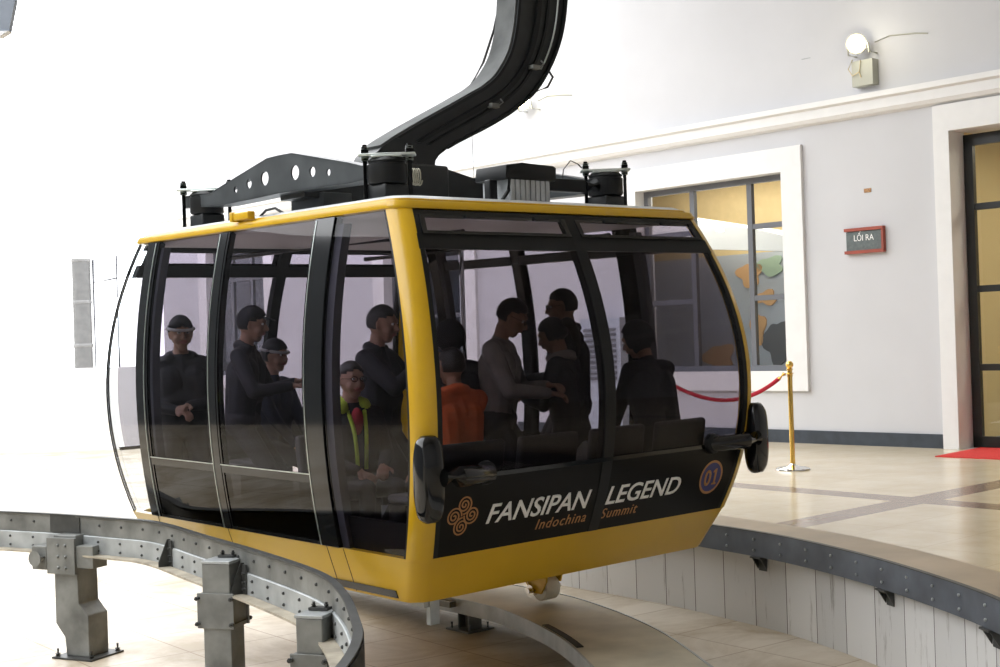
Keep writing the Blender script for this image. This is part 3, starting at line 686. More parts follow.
# inner black liner behind lower glazing
for f in 'ABNF':
    part('lower_liner', M['black_satin'], lambda bm: patch(bm, f, lip(f), lip2(f) if f == 'B' or f == 'N' else 1.0, ZS, .44, -.045, -.07, 4, 1)) if f != 'F' else None
PAN = [lambda z: -(Lz(z)-CH), -.87, -.71, .20, .28, 1.05, 1.17, lambda z: (Lz(z)-CH)]
GO, GI = -.002, -.008
ZB0, ZB1 = .60, .645
for f in 'AB':
    gm = M['glass_cabin'] 
    # fixed quarter panes
    part('quarter_pane', gm, lambda bm: patch(bm, f, PAN[0], PAN[1], ZS, 1.968, GO, GI, 20, 1), smooth=60)
    part('quarter_pane', M['glass_clear'] if f == 'A' else gm, lambda bm: patch(bm, f, PAN[6], PAN[7], ZS, 1.968, GO, GI, 20, 1), smooth=60)
    # posts
    for a, b, w in ((1, 2, 0), (3, 4, 0), (5, 6, 0)):
        part('window_post', M['black_gloss'], lambda bm: patch(bm, f, PAN[a], PAN[b], ZS, 1.968, .006, -.05, 20, 2), smooth=60)
    for x in ((-.715, .275, 1.06) if f == 'A' else (.2,)): part('pillar_seal', M['zinc'], lambda bm: patch(bm, f, x, x+.006, ZS, 1.96, .009, .004, 20, 1), smooth=60)
    # corner borders
    part('pane_border', M['black_satin'], lambda bm: patch(bm, f, PAN[0], lambda z: -(Lz(z)-CH)+.022, ZS, 1.968, .001, -.012, 20, 1), smooth=60)
    part('pane_border', M['black_satin'], lambda bm: patch(bm, f, lambda z: (Lz(z)-CH)-.005, PAN[7], ZS, 1.968, .001, -.006, 20, 1), smooth=60)
    # inner wide dark reveals seen through the tint
    part('inner_post', M['cabin_frame'], lambda bm: (patch(bm, f, -.93, -.87, ZS, 1.93, -.02, -.07, 16, 1), patch(bm, f, 1.0, 1.05, ZS, 1.93, -.02, -.07, 16, 1)), smooth=60)
    for (a, b) in ((2, 3), (4, 5)):
        dr = part('door_leaf', M['black_gloss'], lambda bm: (patch(bm, f, PAN[a], PAN[b], ZB0, ZB1, .004, -.02, 3, 1), patch(bm, f, PAN[a], PAN[a]+.02, ZS, 1.968, .003, -.02, 20, 1), patch(bm, f, PAN[b]-.02, PAN[b], ZS, 1.968, .003, -.02, 20, 1), patch(bm, f, PAN[a], PAN[b], ZS, ZS+.02, .003, -.02, 2, 1)), smooth=60)
        part('door_pane', gm, lambda bm: patch(bm, f, PAN[a]+.02, PAN[b]-.02, ZB1, 1.968, GO, GI, 18, 1), parent=dr, smooth=60)
        part('lower_pane', M['glass_smoke'], lambda bm: patch(bm, f, PAN[a]+.02, PAN[b]-.02, ZS+.02, ZB0, GO, GI, 6, 1), parent=dr, smooth=60)
        part('sill_trim', M['zinc'], lambda bm: patch(bm, f, PAN[a], PAN[b], ZB1-.002, ZB1+.003, .0065, .003, 1, 1), parent=dr)
    if f == 'B':
        part('transom', M['cabin_frame'], lambda bm: patch(bm, f, PAN[0], PAN[7], 1.79, 1.85, .002, -.05, 3, 1))
# end faces
ZTB, ZTT = 1.766, 1.843
for f in 'NF':
    l0, l1 = lip(f), lip2(f)
    if f == 'N': part('window_border', M['black_satin'], lambda bm: patch(bm, f, l0, lambda z: l0(z)+.035, ZS, 1.968, .002, -.03, 20, 1), smooth=60)
    else: part('corner_seal', M['black_satin'], lambda bm: tube(bm, [cl(Lz(z)-CH*.12, -(Wz(z)-CH*.60), z) for z in [ZS+(1.97-ZS)*i/24 for i in range(25)]], .0065, 8), smooth=60)
    part('window_border', M['black_satin'], lambda bm: (patch(bm, f, lambda z: l1(z)-.035, l1, ZS, 1.968, .002, -.03, 20, 1), patch(bm, f, l0, l1, 1.935, 1.968, .002, -.03, 2, 1)), smooth=60)
    part('transom', M['black_satin'], lambda bm: patch(bm, f, l0, l1, ZTB, ZTT, .005, -.05, 3, 1))
    part('centre_post', M['black_satin'], lambda bm: patch(bm, f, -.025, .05, ZS, 1.94, .006, -.05, 20, 2), smooth=60)
    for (a, b) in ((lambda z: l0(z)+.035, -.025), (.05, lambda z: l1(z)-.035)):
        vw = part('vent_window', M['black_gloss'], lambda bm: (patch(bm, f, a, b, ZTT, ZTT+.016, .014, -.01, 2, 1), patch(bm, f, a, b, 1.925, 1.94, .006, -.01, 2, 1), patch(bm, f, a, (lambda z: ev_(a, z)+.03), ZTT, 1.94, .01, -.01, 3, 1), patch(bm, f, (lambda z: ev_(b, z)-.03), b, ZTT, 1.94, .01, -.01, 3, 1)))
        part('vent_pane', M['glass_cabin'], lambda bm: patch(bm, f, (lambda z: ev_(a, z)+.03), (lambda z: ev_(b, z)-.03), ZTT+.016, 1.925, .0, -.006, 4, 1), parent=vw, smooth=60)
        for h in ((-.72, -.25) if not callable(b) else (.28, .75)): part('vent_hinge', M['black_satin'], lambda bm: patch(bm, f, h, h+.1, 1.93, 1.948, .018, .0, 1, 1), parent=vw)
        part('end_pane', M['glass_dark'], lambda bm: patch(bm, f, a, b, .66, ZTB, GO, GI, 18, 1), smooth=60)
    lp = part('lower_panel', M['black_film'] if f == 'N' else M['glass_clear'], lambda bm: patch(bm, f, l0, l1, ZS, .66, .001, -.03, 8, 2), smooth=60, label='black lower panel carrying white and copper lettering' if f == 'N' else None)
    part('panel_ledge', M['black_gloss'], lambda bm: patch(bm, f, l0, l1, .650, .672, .008, -.01, 1, 1))
    if f == 'N':
        pl = lambda v0, z0, slope=-.0: (lambda x, y, off: fp('N', v0+x, z0+y, .0025+off))
        text_obj('lettering', 'FANSIPAN', .138, pl(-.785, .412), M['white_letter'], lp, width=.715, shear=.22, bold=.0018)
        text_obj('lettering', 'LEGEND', .138, pl(.055, .412), M['white_letter'], lp, width=.59, shear=.22, bold=.0018)
        text_obj('lettering', 'Indochina', .078, pl(-.43, .335), M['copper_letter'], lp, width=.36, shear=.2, spacing=1.15)
        text_obj('lettering', 'Summit', .078, pl(.045, .335), M['copper_letter'], lp, width=.28, shear=.2, spacing=1.15)
        # round number badge
        bc, zc, rr = .905, .475, .098
        def disc(bm, r0, off, mi=0, k=36, r1=0):
            if r1:
                a = [bm.verts.new(fp('N', bc+r0*math.cos(t), zc+r0*math.sin(t), off)) for t in [2*math.pi*i/k for i in range(k)]]
                b = [bm.verts.new(fp('N', bc+r1*math.cos(t), zc+r1*math.sin(t), off)) for t in [2*math.pi*i/k for i in range(k)]]
                for i in range(k): bm.faces.new([a[i], a[(i+1) % k], b[(i+1) % k], b[i]])
            else:
                a = [bm.verts.new(fp('N', bc+r0*math.cos(t), zc+r0*math.sin(t), off)) for t in [2*math.pi*i/k for i in range(k)]]; b = [bm.verts.new(fp('N', bc+r0*math.cos(t), zc+r0*math.sin(t), .001)) for t in [2*math.pi*i/k for i in range(k)]]
                bm.faces.new(a); bm.faces.new(b[::-1])
                for i in range(k): bm.faces.new([a[i], a[(i+1) % k], b[(i+1) % k], b[i]])
        part('number_badge', M['badge_blue'], lambda bm: disc(bm, rr-.01, .003), parent=lp, smooth=None)
        part('badge_ring', M['copper_letter'], lambda bm: disc(bm, rr, .0038, r1=rr-.014), parent=lp, smooth=None)
        text_obj('badge_number', '0', .128, lambda x, y, off: fp('N', bc-.058+x, zc-.046+y, .004+off), M['copper_letter'], lp, width=.056, bold=.002)
        part('badge_number', M['copper_letter'], lambda bm: prism(bm, [(.016, -.046), (.052, -.046), (.052, -.036), (.042, -.036), (.042, .047), (.032, .047), (.014, .034), (.014, .024), (.028, .029), (.028, -.036), (.016, -.036)], lambda a_, b_, w_: fp('N', bc+a_, zc+b_, w_), .003, .006), parent=lp, smooth=None)
        # four joined spirals
        def spirals(bm):
            for (dx, dz, st, sg) in ((0, .055, -math.pi/2, 1), (.055, 0, math.pi, 1), (0, -.055, math.pi/2, 1), (-.055, 0, 0, 1)):
                P = []
                for i in range(60):
                    t = i/59; r = .043*(1-t)+.004; a = st+sg*t*2*math.pi*2.4; P.append((dx+r*math.cos(a), dz+r*math.sin(a)))
                P = [(dx*.18+dz*.18, dz*.18-dx*.18)]+P
                for i in range(len(P)-1):
                    (x0, y0), (x1, y1) = P[i], P[i+1]; l = math.hypot(x1-x0, y1-y0) or 1; nx, ny = -(y1-y0)/l*.0038, (x1-x0)/l*.0038
                    q = [(x0+nx, y0+ny), (x0-nx, y0-ny), (x1-nx, y1-ny), (x1+nx, y1+ny)]
                    hexa(bm, [fp('N', -.945+a, .47+b, .001) for a, b in q]+[fp('N', -.945+a, .47+b, .0035) for a, b in q])
        part('emblem', M['copper_letter'], spirals, parent=lp, smooth=None)
# bumpers at the four corners
def bumper(su, sv):
    zc = .68
    def pad(bm):
        # tall rounded pad, length along u, thickness along v
        t = bmesh.new(); prof = []
        for k in range(32):
            a = 2*math.pi*k/32; c_, s_ = math.cos(a), math.sin(a)
            prof.append((math.copysign(abs(c_)**.62, c_)*.056, math.copysign(abs(s_)**.75, s_)*.205))
        v0 = Wz(zc)-.07
        for w, sc in ((v0, .80), (v0+.02, .98), (v0+.07, 1.), (v0+.10, .88), (v0+.108, .6)):
            pass
        rings = []
        for w, sc in ((v0, .80), (v0+.012, .94), (v0+.03, 1.), (v0+.085, 1.), (v0+.11, .9), (v0+.12, .72)):
            rings.append([t.verts.new(cl(su*(Lz(zc)+.035+a*sc), sv*w, zc+b*sc)) for a, b in prof])
        for i in range(len(rings)-1):
            for k in range(32): t.faces.new([rings[i][k], rings[i][(k+1) % 32], rings[i+1][(k+1) % 32], rings[i+1][k]])
        t.faces.new(rings[0]); t.faces.new(rings[-1])
        me = bpy.data.meshes.new('tmp'); t.to_mesh(me); t.free(); bm.from_mesh(me); bpy.data.meshes.remove(me)
    b = part('bumper', M['black_gloss'], pad, smooth=50)
    def arm(bm):
        z = zc; tube(bm, [cl(su*(Lz(z)+.075), sv*(Wz(z)-.06), z+.005), cl(su*(Lz(z)+.075), sv*(Wz(z)-.16), z+.0), cl(su*(Lz(z)+.06), sv*(Wz(z)-.36), z-.005), cl(su*(Lz(z)+.0), sv*(Wz(z)-.40), z-.008)], [.045, .05, .044, .038], 18)
    part('bumper_arm', M['black_gloss'], arm, parent=b, smooth=50)
    def mount(bm):
        z = zc-.005; q = cl(su*(Lz(z)+.012), sv*(Wz(z)-.38), z); mt = Matrix(((0, 0, su), (1, 0, 0), (0, 1, 0))); lathe(bm, [(.055, -.015), (.06, .0), (.055, .02), (.03, .032)], q, 20, mt)
    part('bumper_mount', M['black_satin'], mount, parent=b, smooth=50)
for sv in (-1, 1): bumper(-1, sv)
# interior seats
def shell(bm, u, v, face, w=.42, zb=.125):
    """seat facing +u (face=1) or -u (face=-1)"""
    f = face
    box(bm, (u, -v, zb+.39), (.40, w, .05), None, .022)
    Mx = Matrix.Translation((u-f*.20, -v, zb+.36)) @ Matrix.Rotation(f*R(-9), 4, 'Y')
    box(bm, (0, 0, .16), (.05, w, .34), Mx, .023)
    box(bm, (u-f*.05, -v, zb+.18), (.20, w*.7, .36), None, .01)
for f, uu in ((1, -1.24), (-1, 1.24)):
    for v in (-.78, -.26, .26, .78): part('seat', M['seat'], lambda bm: shell(bm, uu, v, f))
part('seat', M['seat'], lambda bm: shell(bm, -.52, -.82, -1))
# grab poles
for u, v in ((.5, -.3), (-.1, .35), (.6, .5)):
    part('grab_pole', M['chrome'], lambda bm: tube(bm, [cl(u, v, .12), cl(u, v, 1.94)], .016, 10))
part('ceiling_rail', M['cabin_frame'], lambda bm: [tube(bm, [cl(-1.2, v, 1.88), cl(1.2, v, 1.88)], .015, 8) for v in (-.55, .55)])
# guide roller beneath
gr = part('guide_roller', M['yellow'], lambda bm: (prism(bm, [(-.14, .04), (.16, .04), (.10, -.22), (.02, -.30), (-.06, -.30), (-.11, -.22)], lambda a, b, w: cl(-.38+a, .72+w, b), -.10, -.085)), smooth=None)
part('rear_bracket', M['yellow'], lambda bm: (prism(bm, [(-.14, .04), (.16, .04), (.06, -.25), (-.04, -.25)], lambda a, b, w: cl(-.38+a, .72+w, b), .085, .10)), parent=gr, smooth=None)
part('wheel', mat('cream_roller', (.7, .68, .6), .5), lambda bm: lathe(bm, [(.02, -.06), (.07, -.06), (.078, -.05), (.078, .05), (.07, .06), (.02, .06)], cl(-.36, .74, -.285), 28, Matrix(((1, 0, 0), (0, 0, 1), (0, 1, 0)))), parent=gr, smooth=40)
part('axle', M['chrome'], lambda bm: (tube(bm, [cl(-.36, .58, -.285), cl(-.36, .86, -.285)], .018, 12), tube(bm, [cl(-.36, .60, -.285), cl(-.36, .64, -.285)], .036, 16), tube(bm, [cl(-.36, .62, -.285), cl(-.30, .62, -.12)], .016, 8)), parent=gr, smooth=50)
part('underside_tab', M['galv_pale'], lambda bm: (box(bm, cl(-1.28, -.98, .02), (.10, .03, .05)), box(bm, cl(-1.32, -.93, -.03), (.03, .06, .13))))
# small roof camera light on the left edge
part('roof_marker', M['yellow'], lambda bm: (box(bm, cl(.02, -1.13, 2.045), (.16, .05, .045), None, .008), box(bm, cl(-.0+.115, -1.13, 2.045), (.035, .06, .055), None, .006)), label='small yellow roof marker box')

# ------------------------------------------------------------------ roof gear and hanger
def gear(name, m, fn, parent=cab, smooth=35, **k): return part(name, m, fn, parent, smooth, **k)
def sidebeam(sv):
    def fn(bm):
        top = [(-.96, 2.235), (-.80, 2.245), (-.68, 2.275), (-.13, 2.39), (0, 2.392), (.13, 2.39), (.68, 2.275), (.80, 2.245), (1.14, 2.262)]
        bot = [(1.14, 2.195), (.68, 2.172), (.3, 2.178), (0, 2.185), (-.3, 2.178), (-.68, 2.172), (-.96, 2.185)]
        holes = [(.49, 2.248, .020), (.335, 2.268, .029), (.16, 2.282, .042), (-.16, 2.282, .042), (-.335, 2.268, .029), (-.49, 2.248, .020)]
        def interp(pts, u):
            pts = sorted(pts)
            for (a, b), (c, d) in zip(pts, pts[1:]):
                if a <= u <= c: return b+(d-b)*(u-a)/(c-a)
        # web plates made column by column, leaving round holes
        for vv, t in ((-.055, .010),):
            def slab(u0, u1, za0, za1, zb0, zb1):
                P = [(u0, za0), (u1, za1), (u1, zb1), (u0, zb0)]
                prism(bm, P, lambda a, b, w: cl(a, sv*.84+vv+w, b), -t/2, t/2)
            cuts = sorted(set([-.96, -.8, -.68, -.13, 0, .13, .68, .8, 1.14]+[c for h in holes for c in (h[0]-h[2], h[0]+h[2])]))
            for a, b in zip(cuts, cuts[1:]):
                mid_ = (a+b)/2; h = next((h for h in holes if abs(mid_-h[0]) < h[2]), None)
                if not h: slab(a, b, interp(bot, a), interp(bot, b), interp(top, a), interp(top, b)); continue
                K = 10
                for i in range(K):
                    u0 = h[0]+h[2]*math.cos(math.pi*(1-i/K)); u1 = h[0]+h[2]*math.cos(math.pi*(1-(i+1)/K))
                    if u0 < a-1e-6 or u1 > b+1e-6:
                        u0, u1 = max(u0, a), min(u1, b)
                        if u1-u0 < 1e-5: continue
                    g0 = math.sqrt(max(0, h[2]**2-(u0-h[0])**2)); g1 = math.sqrt(max(0, h[2]**2-(u1-h[0])**2))
                    slab(u0, u1, interp(bot, u0), interp(bot, u1), h[1]-g0, h[1]-g1); slab(u0, u1, h[1]+g0, h[1]+g1, interp(top, u0), interp(top, u1))
        for pts, dz in ((top, .006), (bot, -.006)):
            pts = sorted(pts)
            for (a, b), (c, d) in zip(pts, pts[1:]):
                if pts[0][1] < 2.2 and abs(a) < .68 and abs(c) < .67 and False: continue
                w = .06
                hexa(bm, [cl(a, sv*.84-w, b-.004), cl(c, sv*.84-w, d-.004), cl(c, sv*.84+w, d-.004), cl(a, sv*.84+w, b-.004), cl(a, sv*.84-w, b+.006), cl(c, sv*.84-w, d+.006), cl(c, sv*.84+w, d+.006), cl(a, sv*.84+w, b+.006)])
        box(bm, cl(1.14, sv*.84, 2.228), (.008, .12, .075))
    return fn
for sv in (-1, 1): gear('side_beam', M['gear_mid'], sidebeam(sv), smooth=None)
def crossbeam(bm):
    prism(bm, [(-.82, 2.15), (-.2, 2.14), (.2, 2.14), (.82, 2.15), (.82, 2.25), (.52, 2.30), (.14, 2.385), (-.14, 2.385), (-.45, 2.27), (-.82, 2.215)], lambda a, b, w: cl(w, a, b), -.13, .13, bev=.006)
gear('cross_beam', M['gear'], crossbeam)
gear('hub', M['gear'], lambda bm: (box(bm, cl(0, 0, 2.22), (.44, .36, .3), None, .02), box(bm, cl(0, -.3, 2.11), (.3, .12, .12), None, .01)))
gear('support_block', M['gear_mid'], lambda bm: [box(bm, cl(x, -.62, 2.11), (.34, .2, .14), None, .005) for x in (.0,)])
gear('support_block', M['gear_mid'], lambda bm: box(bm, cl(0, .62, 2.11), (.34, .2, .14), None, .005))
def damper(su, sv):
    u, v = (-.92 if su < 0 else .98), sv*.82
    ru, rv = (-.078, .088) if su < 0 else (-.10, .105)
    d = gear('damper', M['black_satin'], lambda bm: lathe(bm, [(.08, 2.14), (.100, 2.145), (.105, 2.155), (.105, 2.245), (.098, 2.25), (.098, 2.258), (.105, 2.262), (.085, 2.282), (.04, 2.288)], cl(u, v, 0), 28), smooth=40)
    DM = Matrix.Translation(cl(u, v, 0)) @ Matrix.Rotation(math.atan2(-rv, ru), 4, 'Z')
    gear('top_plate', M['zinc'], lambda bm: (box(bm, (0, 0, 2.298), (.30 if su < 0 else .36, .09, .014), DM, .004), box(bm, (0, 0, 2.285), (.16, .16, .012), DM, .004)), parent=d)
    for e in (-1, 1):
        x, y = u+e*ru, v+e*rv
        gear('tie_rod', M['black_satin'], lambda bm: (tube(bm, [cl(x, y, 2.03), cl(x, y, 2.355)], .012, 10), tube(bm, [cl(x, y, 2.306), cl(x, y, 2.328)], .023, 6), tube(bm, [cl(x, y, 2.03), cl(x, y, 2.055)], .022, 12)), parent=d)
        gear('lock_nut', M['zinc'], lambda bm: tube(bm, [cl(x, y, 2.268), cl(x, y, 2.29)], .023, 6), parent=d)
        gear('lock_nut', M['zinc'], lambda bm: tube(bm, [cl(x, y, 2.329), cl(x, y, 2.343)], .021, 6), parent=d)
    gear('rod_foot', M['zinc'], lambda bm: box(bm, (0, 0, 2.04), (.36, .08, .014), DM, .004), parent=d)
    gear('beam_seat', M['gear'], lambda bm: (box(bm, cl(u, v, 2.10), (.16, .16, .08), None, .01)), parent=d)
for su in (-1, 1):
    for sv in (-1, 1): damper(su, sv)
gear('cable_coil', mat('grey_coiled_cable', (.35, .33, .25), .5), lambda bm: tube(bm, [cl(-.86+.02*math.sin(t*.6), -.62+.0013*t, 2.2+.045*math.cos(t*.6)) for t in range(0, 50)], .004, 6), smooth=50)
# battery box on the roof
bx = gear('battery_box', M['aluminium'], lambda bm: (box(bm, cl(-.985, .03, 2.12), (.22, .31, .15), None, .004), [box(bm, cl(-1.10, -.105+.038*i, 2.12), (.012, .03, .145), None, .003) for i in range(8)]), smooth=None)
gear('box_cover', M['black_satin'], lambda bm: prism(bm, [(-.17, 2.185), (.215, 2.185), (.22, 2.262), (.20, 2.272), (-.04, 2.278), (-.16, 2.262)], lambda a, b, w: cl(w, a, b), -1.12, -.86, bev=.008), parent=bx)
gear('cover_strap', M['black_satin'], lambda bm: (tube(bm, [cl(-1.11, -.13, 2.2), cl(-1.12, -.15, 2.12), cl(-1.13, -.22, 2.05)], .011, 8), box(bm, cl(-1.02, -.19, 2.11), (.05, .06, .15), None, .008)), parent=bx)
gear('cable_duct', M['black_satin'], lambda bm: (box(bm, cl(-.93, .40, 2.19), (.07, .42, .075), None, .008), tube(bm, [cl(-.93, .62, 2.19), cl(-.93, .72, 2.2)], .045, 12)))
gear('loose_wire', M['black_satin'], lambda bm: tube(bm, [cl(-.95, .42, 2.18), cl(-.96, .43, 2.28), cl(-.96, .49, 2.335), cl(-.95, .56, 2.32), cl(-.94, .6, 2.3)], .0035, 6), smooth=60)
gear('loose_wire', M['black_satin'], lambda bm: tube(bm, [cl(.0, -1.05, 2.03), cl(-.1, -1.06, 2.07), cl(-.18, -1.05, 2.075), cl(-.26, -1.03, 2.03)], .008, 6), smooth=60)
# hanger arm
up = catmull([Vector((a, b, 0)) for a, b in ((-.33, 2.30), (-.238, 2.474), (.42, 2.819), (.60, 2.915), (.724, 3.02), (.836, 3.20), (.90, 3.50), (.92, 4.0), (.92, 4.8))], 5)
lo = catmull([Vector((a, b, 0)) for a, b in ((.18, 2.30), (.20, 2.45), (.62, 2.66), (.86, 2.79), (1.076, 2.96), (1.26, 3.24), (1.345, 3.55), (1.37, 4.0), (1.37, 4.8))], 5)
def arm(bm):
    for (k0, k1, w0, w1) in ((0., 1., -.10, .10),):
        g = []
        for a, b in zip(up, lo):
            sec = []
            d = (b-a)
            for (t, w) in ((0, -.10), (0, .10), (1, .10), (1, -.10)): sec.append(cl(w, a.x+d.x*t, a.y+d.y*t))
            g.append([bm.verts.new(q) for q in sec])
        for i in range(len(g)-1):
            for k in range(4): bm.faces.new([g[i][k], g[i][(k+1) % 4], g[i+1][(k+1) % 4], g[i+1][k]])
        bm.faces.new(g[0]); bm.faces.new(g[-1])
ha = gear('hanger_arm', M['gear'], arm, smooth=40)
def rib(t, w, h):
    def fn(bm):
        g = []
        for a, b in zip(up[6:], lo[6:]):
            d = (b-a); l = d.length
            sec = [cl(-.10+.002, a.x+d.x*(t-w/l), a.y+d.y*(t-w/l)), cl(-.10-h, a.x+d.x*(t-w/l), a.y+d.y*(t-w/l)), cl(-.10-h, a.x+d.x*(t+w/l), a.y+d.y*(t+w/l)), cl(-.10+.002, a.x+d.x*(t+w/l), a.y+d.y*(t+w/l))]
            g.append([bm.verts.new(q) for q in sec])
        for i in range(len(g)-1):
            for k in range(4): bm.faces.new([g[i][k], g[i][(k+1) % 4], g[i+1][(k+1) % 4], g[i+1][k]])
        bm.faces.new(g[0]); bm.faces.new(g[-1])
    return fn
gear('arm_rib', M['black_satin'], rib(.42, .018, .02), parent=ha, smooth=40)
gear('arm_rib', M['black_satin'], rib(.62, .010, .012), parent=ha, smooth=40)
gear('arm_rib', M['black_satin'], rib(.97, .012, .02), parent=ha, smooth=40)
gear('arm_rib', M['black_satin'], rib(.03, .012, .012), parent=ha, smooth=40)
gear('lit_upper_face', M['arm_lit_face'], lambda bm: [hexa(bm, [cl(-.095, a.x, a.y), cl(.095, a.x, a.y), cl(.095, b.x, b.y), cl(-.095, b.x, b.y), cl(-.095, a.x-.008, a.y+.012), cl(.095, a.x-.008, a.y+.012), cl(.095, b.x-.008, b.y+.012), cl(-.095, b.x-.008, b.y+.012)]) for a, b in zip(up[5:34], up[6:35])], parent=ha, smooth=None)  # overlay that paints the light along the arm's upper side
gear('arm_conduit', M['zinc'], lambda bm: tube(bm, [cl(-.115, a.x+(b.x-a.x)*.80, a.y+(b.y-a.y)*.80) for a, b in zip(up[22:], lo[22:])], .006, 8), parent=ha, smooth=60)
def clip(i, t):
    def fn(bm):
        a, b = up[i], lo[i]; q = a+(b-a)*t; box(bm, cl(-.125, q.x, q.y), (.05, .07, .03), None, .006); tube(bm, [cl(-.14, q.x+.03, q.y), cl(-.17, q.x+.045, q.y+.02), cl(-.14, q.x+.05, q.y+.045)], .006, 8)
    return fn
gear('cable_clip', M['galv'], clip(12, .55), parent=ha); gear('cable_clip', M['galv'], clip(22, .62), parent=ha)
gear('arm_cable', M['rubber'], lambda bm: tube(bm, [cl(.11, .66, 2.96), cl(.12, .78, 3.12), cl(.12, .88, 3.34), cl(.11, .93, 3.52)], .008, 8), parent=ha, smooth=60)
gear('arm_cable', M['rubber'], lambda bm: tube(bm, [cl(-.10, 1.02, 2.91), cl(-.13, 1.12, 2.95), cl(-.13, 1.17, 3.02), cl(-.10, 1.15, 3.08)], .008, 8), parent=ha, smooth=60)
gear('hanging_wire', M['rubber'], lambda bm: tube(bm, [cl(-.16, .42, 2.66), cl(-.16, .425, 2.3)], .0018, 6), parent=ha)

# ------------------------------------------------------------------ objects on the platform
def stanchion(x, y, label):
    root = empty('rope_stanchion', (x, y, 0)); tag(root, label, 'stanchion', 'rope barrier posts')
    bm = bmesh.new(); lathe(bm, [(.155, 0), (.16, .006), (.158, .014), (.13, .026), (.06, .036), (.03, .05), (.026, .06)], seg=36); link('base', bm, M['chrome'], root, 40)
    bm = bmesh.new(); lathe(bm, [(.024, .05), (.024, .10), (.0225, .10), (.0225, .87), (.027, .872), (.027, .885), (.0225, .89), (.0225, .93), (.03, .935), (.03, .945), (.015, .95)], seg=24); link('pole', bm, M['brass'], root, 40)
    bm = bmesh.new(); lathe(bm, [(.012, .945)]+[(max(.002, .036*math.sin(a)), .982-.036*math.cos(a)) for a in [math.pi*k/12 for k in range(2, 13)]], seg=24); link('finial', bm, M['brass'], root, 60)
    bm = bmesh.new(); tube(bm, [(0, -.045, .9), (-.045, -.03, .9), (-.05, 0, .9)], .006, 8); lathe(bm, [(.03, .893), (.034, .897), (.034, .903), (.03, .907)], seg=24); link('rope_hook', bm, M['brass'], root, 60)
    return root
ST = at_z(793, 470, 0)
stanchion(ST.x, ST.y, 'brass rope stanchion on a round chrome base, standing clear of the cabin on the right')
ST2 = at_y(655, 430, 13.2); stanchion(ST2.x, ST2.y, 'brass rope stanchion standing behind the cabin glass at the far end of the red rope')
root = empty('barrier_rope', (ST.x, ST.y, .9)); tag(root, 'sagging red velvet rope hooked to the brass stanchion, passing behind the cabin', 'rope')
bm = bmesh.new(); A_ = Vector((ST.x-.05, ST.y, .9)); B_ = Vector((ST2.x+.05, ST2.y, .9)); pts = []
for i in range(25):
    t = i/24; p = A_.lerp(B_, t); p.z -= .24*4*t*(1-t)*(1+.15*(1-2*t)); pts.append(p-root.location)
tube(bm, pts, .019, 12); link('rope', bm, M['rope'], root, 60)
for e, q in ((pts[0], pts[1]), (pts[-1], pts[-2])):
    bm = bmesh.new(); tube(bm, [e, e+(q-e).normalized()*.07], .022, 12); link('rope_end', bm, M['brass'], root, 60)
bm = bmesh.new(); cp_ = [at_z(*p, 0) for p in ((935, 457), (970, 449.5))]
fnc = [Vector((cp_[0].x, cp_[0].y, 0)), wpt(7.14, WD+.2, 0), wpt(3.4, WD+.2, 0), Vector((cp_[0].x, cp_[0].y, 0))+(wpt(3.4, 0, 0)-wpt(7.14, 0, 0))]
hexa(bm, [p+Vector((0, 0, .001)) for p in fnc]+[p+Vector((0, 0, .009)) for p in fnc]); tag(link('red_carpet', bm, M['carpet']), 'flat bright red carpet laid on the tiles in front of the glazed door', 'carpet')
# wall sign
root = empty('wall_sign', wpt(8.3, WD, 2.27)); tag(root, 'small slate wall sign between red brown rails beside the glazed door', 'sign'); inv = Matrix.Translation(-root.location)
bm = bmesh.new(); quad_prism(bm, 8.08, 8.53, WD-.045, WD, 2.17, 2.38); bm.transform(inv); link('panel', bm, M['sign_grey'], root)
for z in (2.385, 2.135):
    bm = bmesh.new(); quad_prism(bm, 8.06, 8.55, WD-.06, WD, z, z+.035); bm.transform(inv); link('rail', bm, M['sign_red'], root)
bm = bmesh.new(); quad_prism(bm, 8.06, 8.085, WD-.055, WD, 2.17, 2.385); bm.transform(inv); link('side', bm, M['sign_red'], root)
sgn = lambda x0, z0: (lambda x, y, off: wpt(x0-x, WD-.0455-off, z0+y)-root.location)
text_obj('lettering', 'LỐI RA', .095, sgn(8.43, 2.275), M['white_letter'], root, width=.25)
bm = bmesh.new(); quad_prism(bm, 8.22, 8.31, WD-.006, WD, 2.805, 2.85, 0); 
o = link('wall_sticker', bm, mat('brown_sticker', (.38, .2, .08), .6, noise=.6, nscale=60)); tag(o, 'tiny brown and yellow patch on the wall above the slate sign', 'sticker')
bm = bmesh.new(); quad_prism(bm, 8.95, 9.07, WD-.004, WD, 4.415, 4.425); tag(link('wall_mark', bm, M['galv_pale']), 'short thin grey mark on the wall left of the upper right floodlight', 'mark')
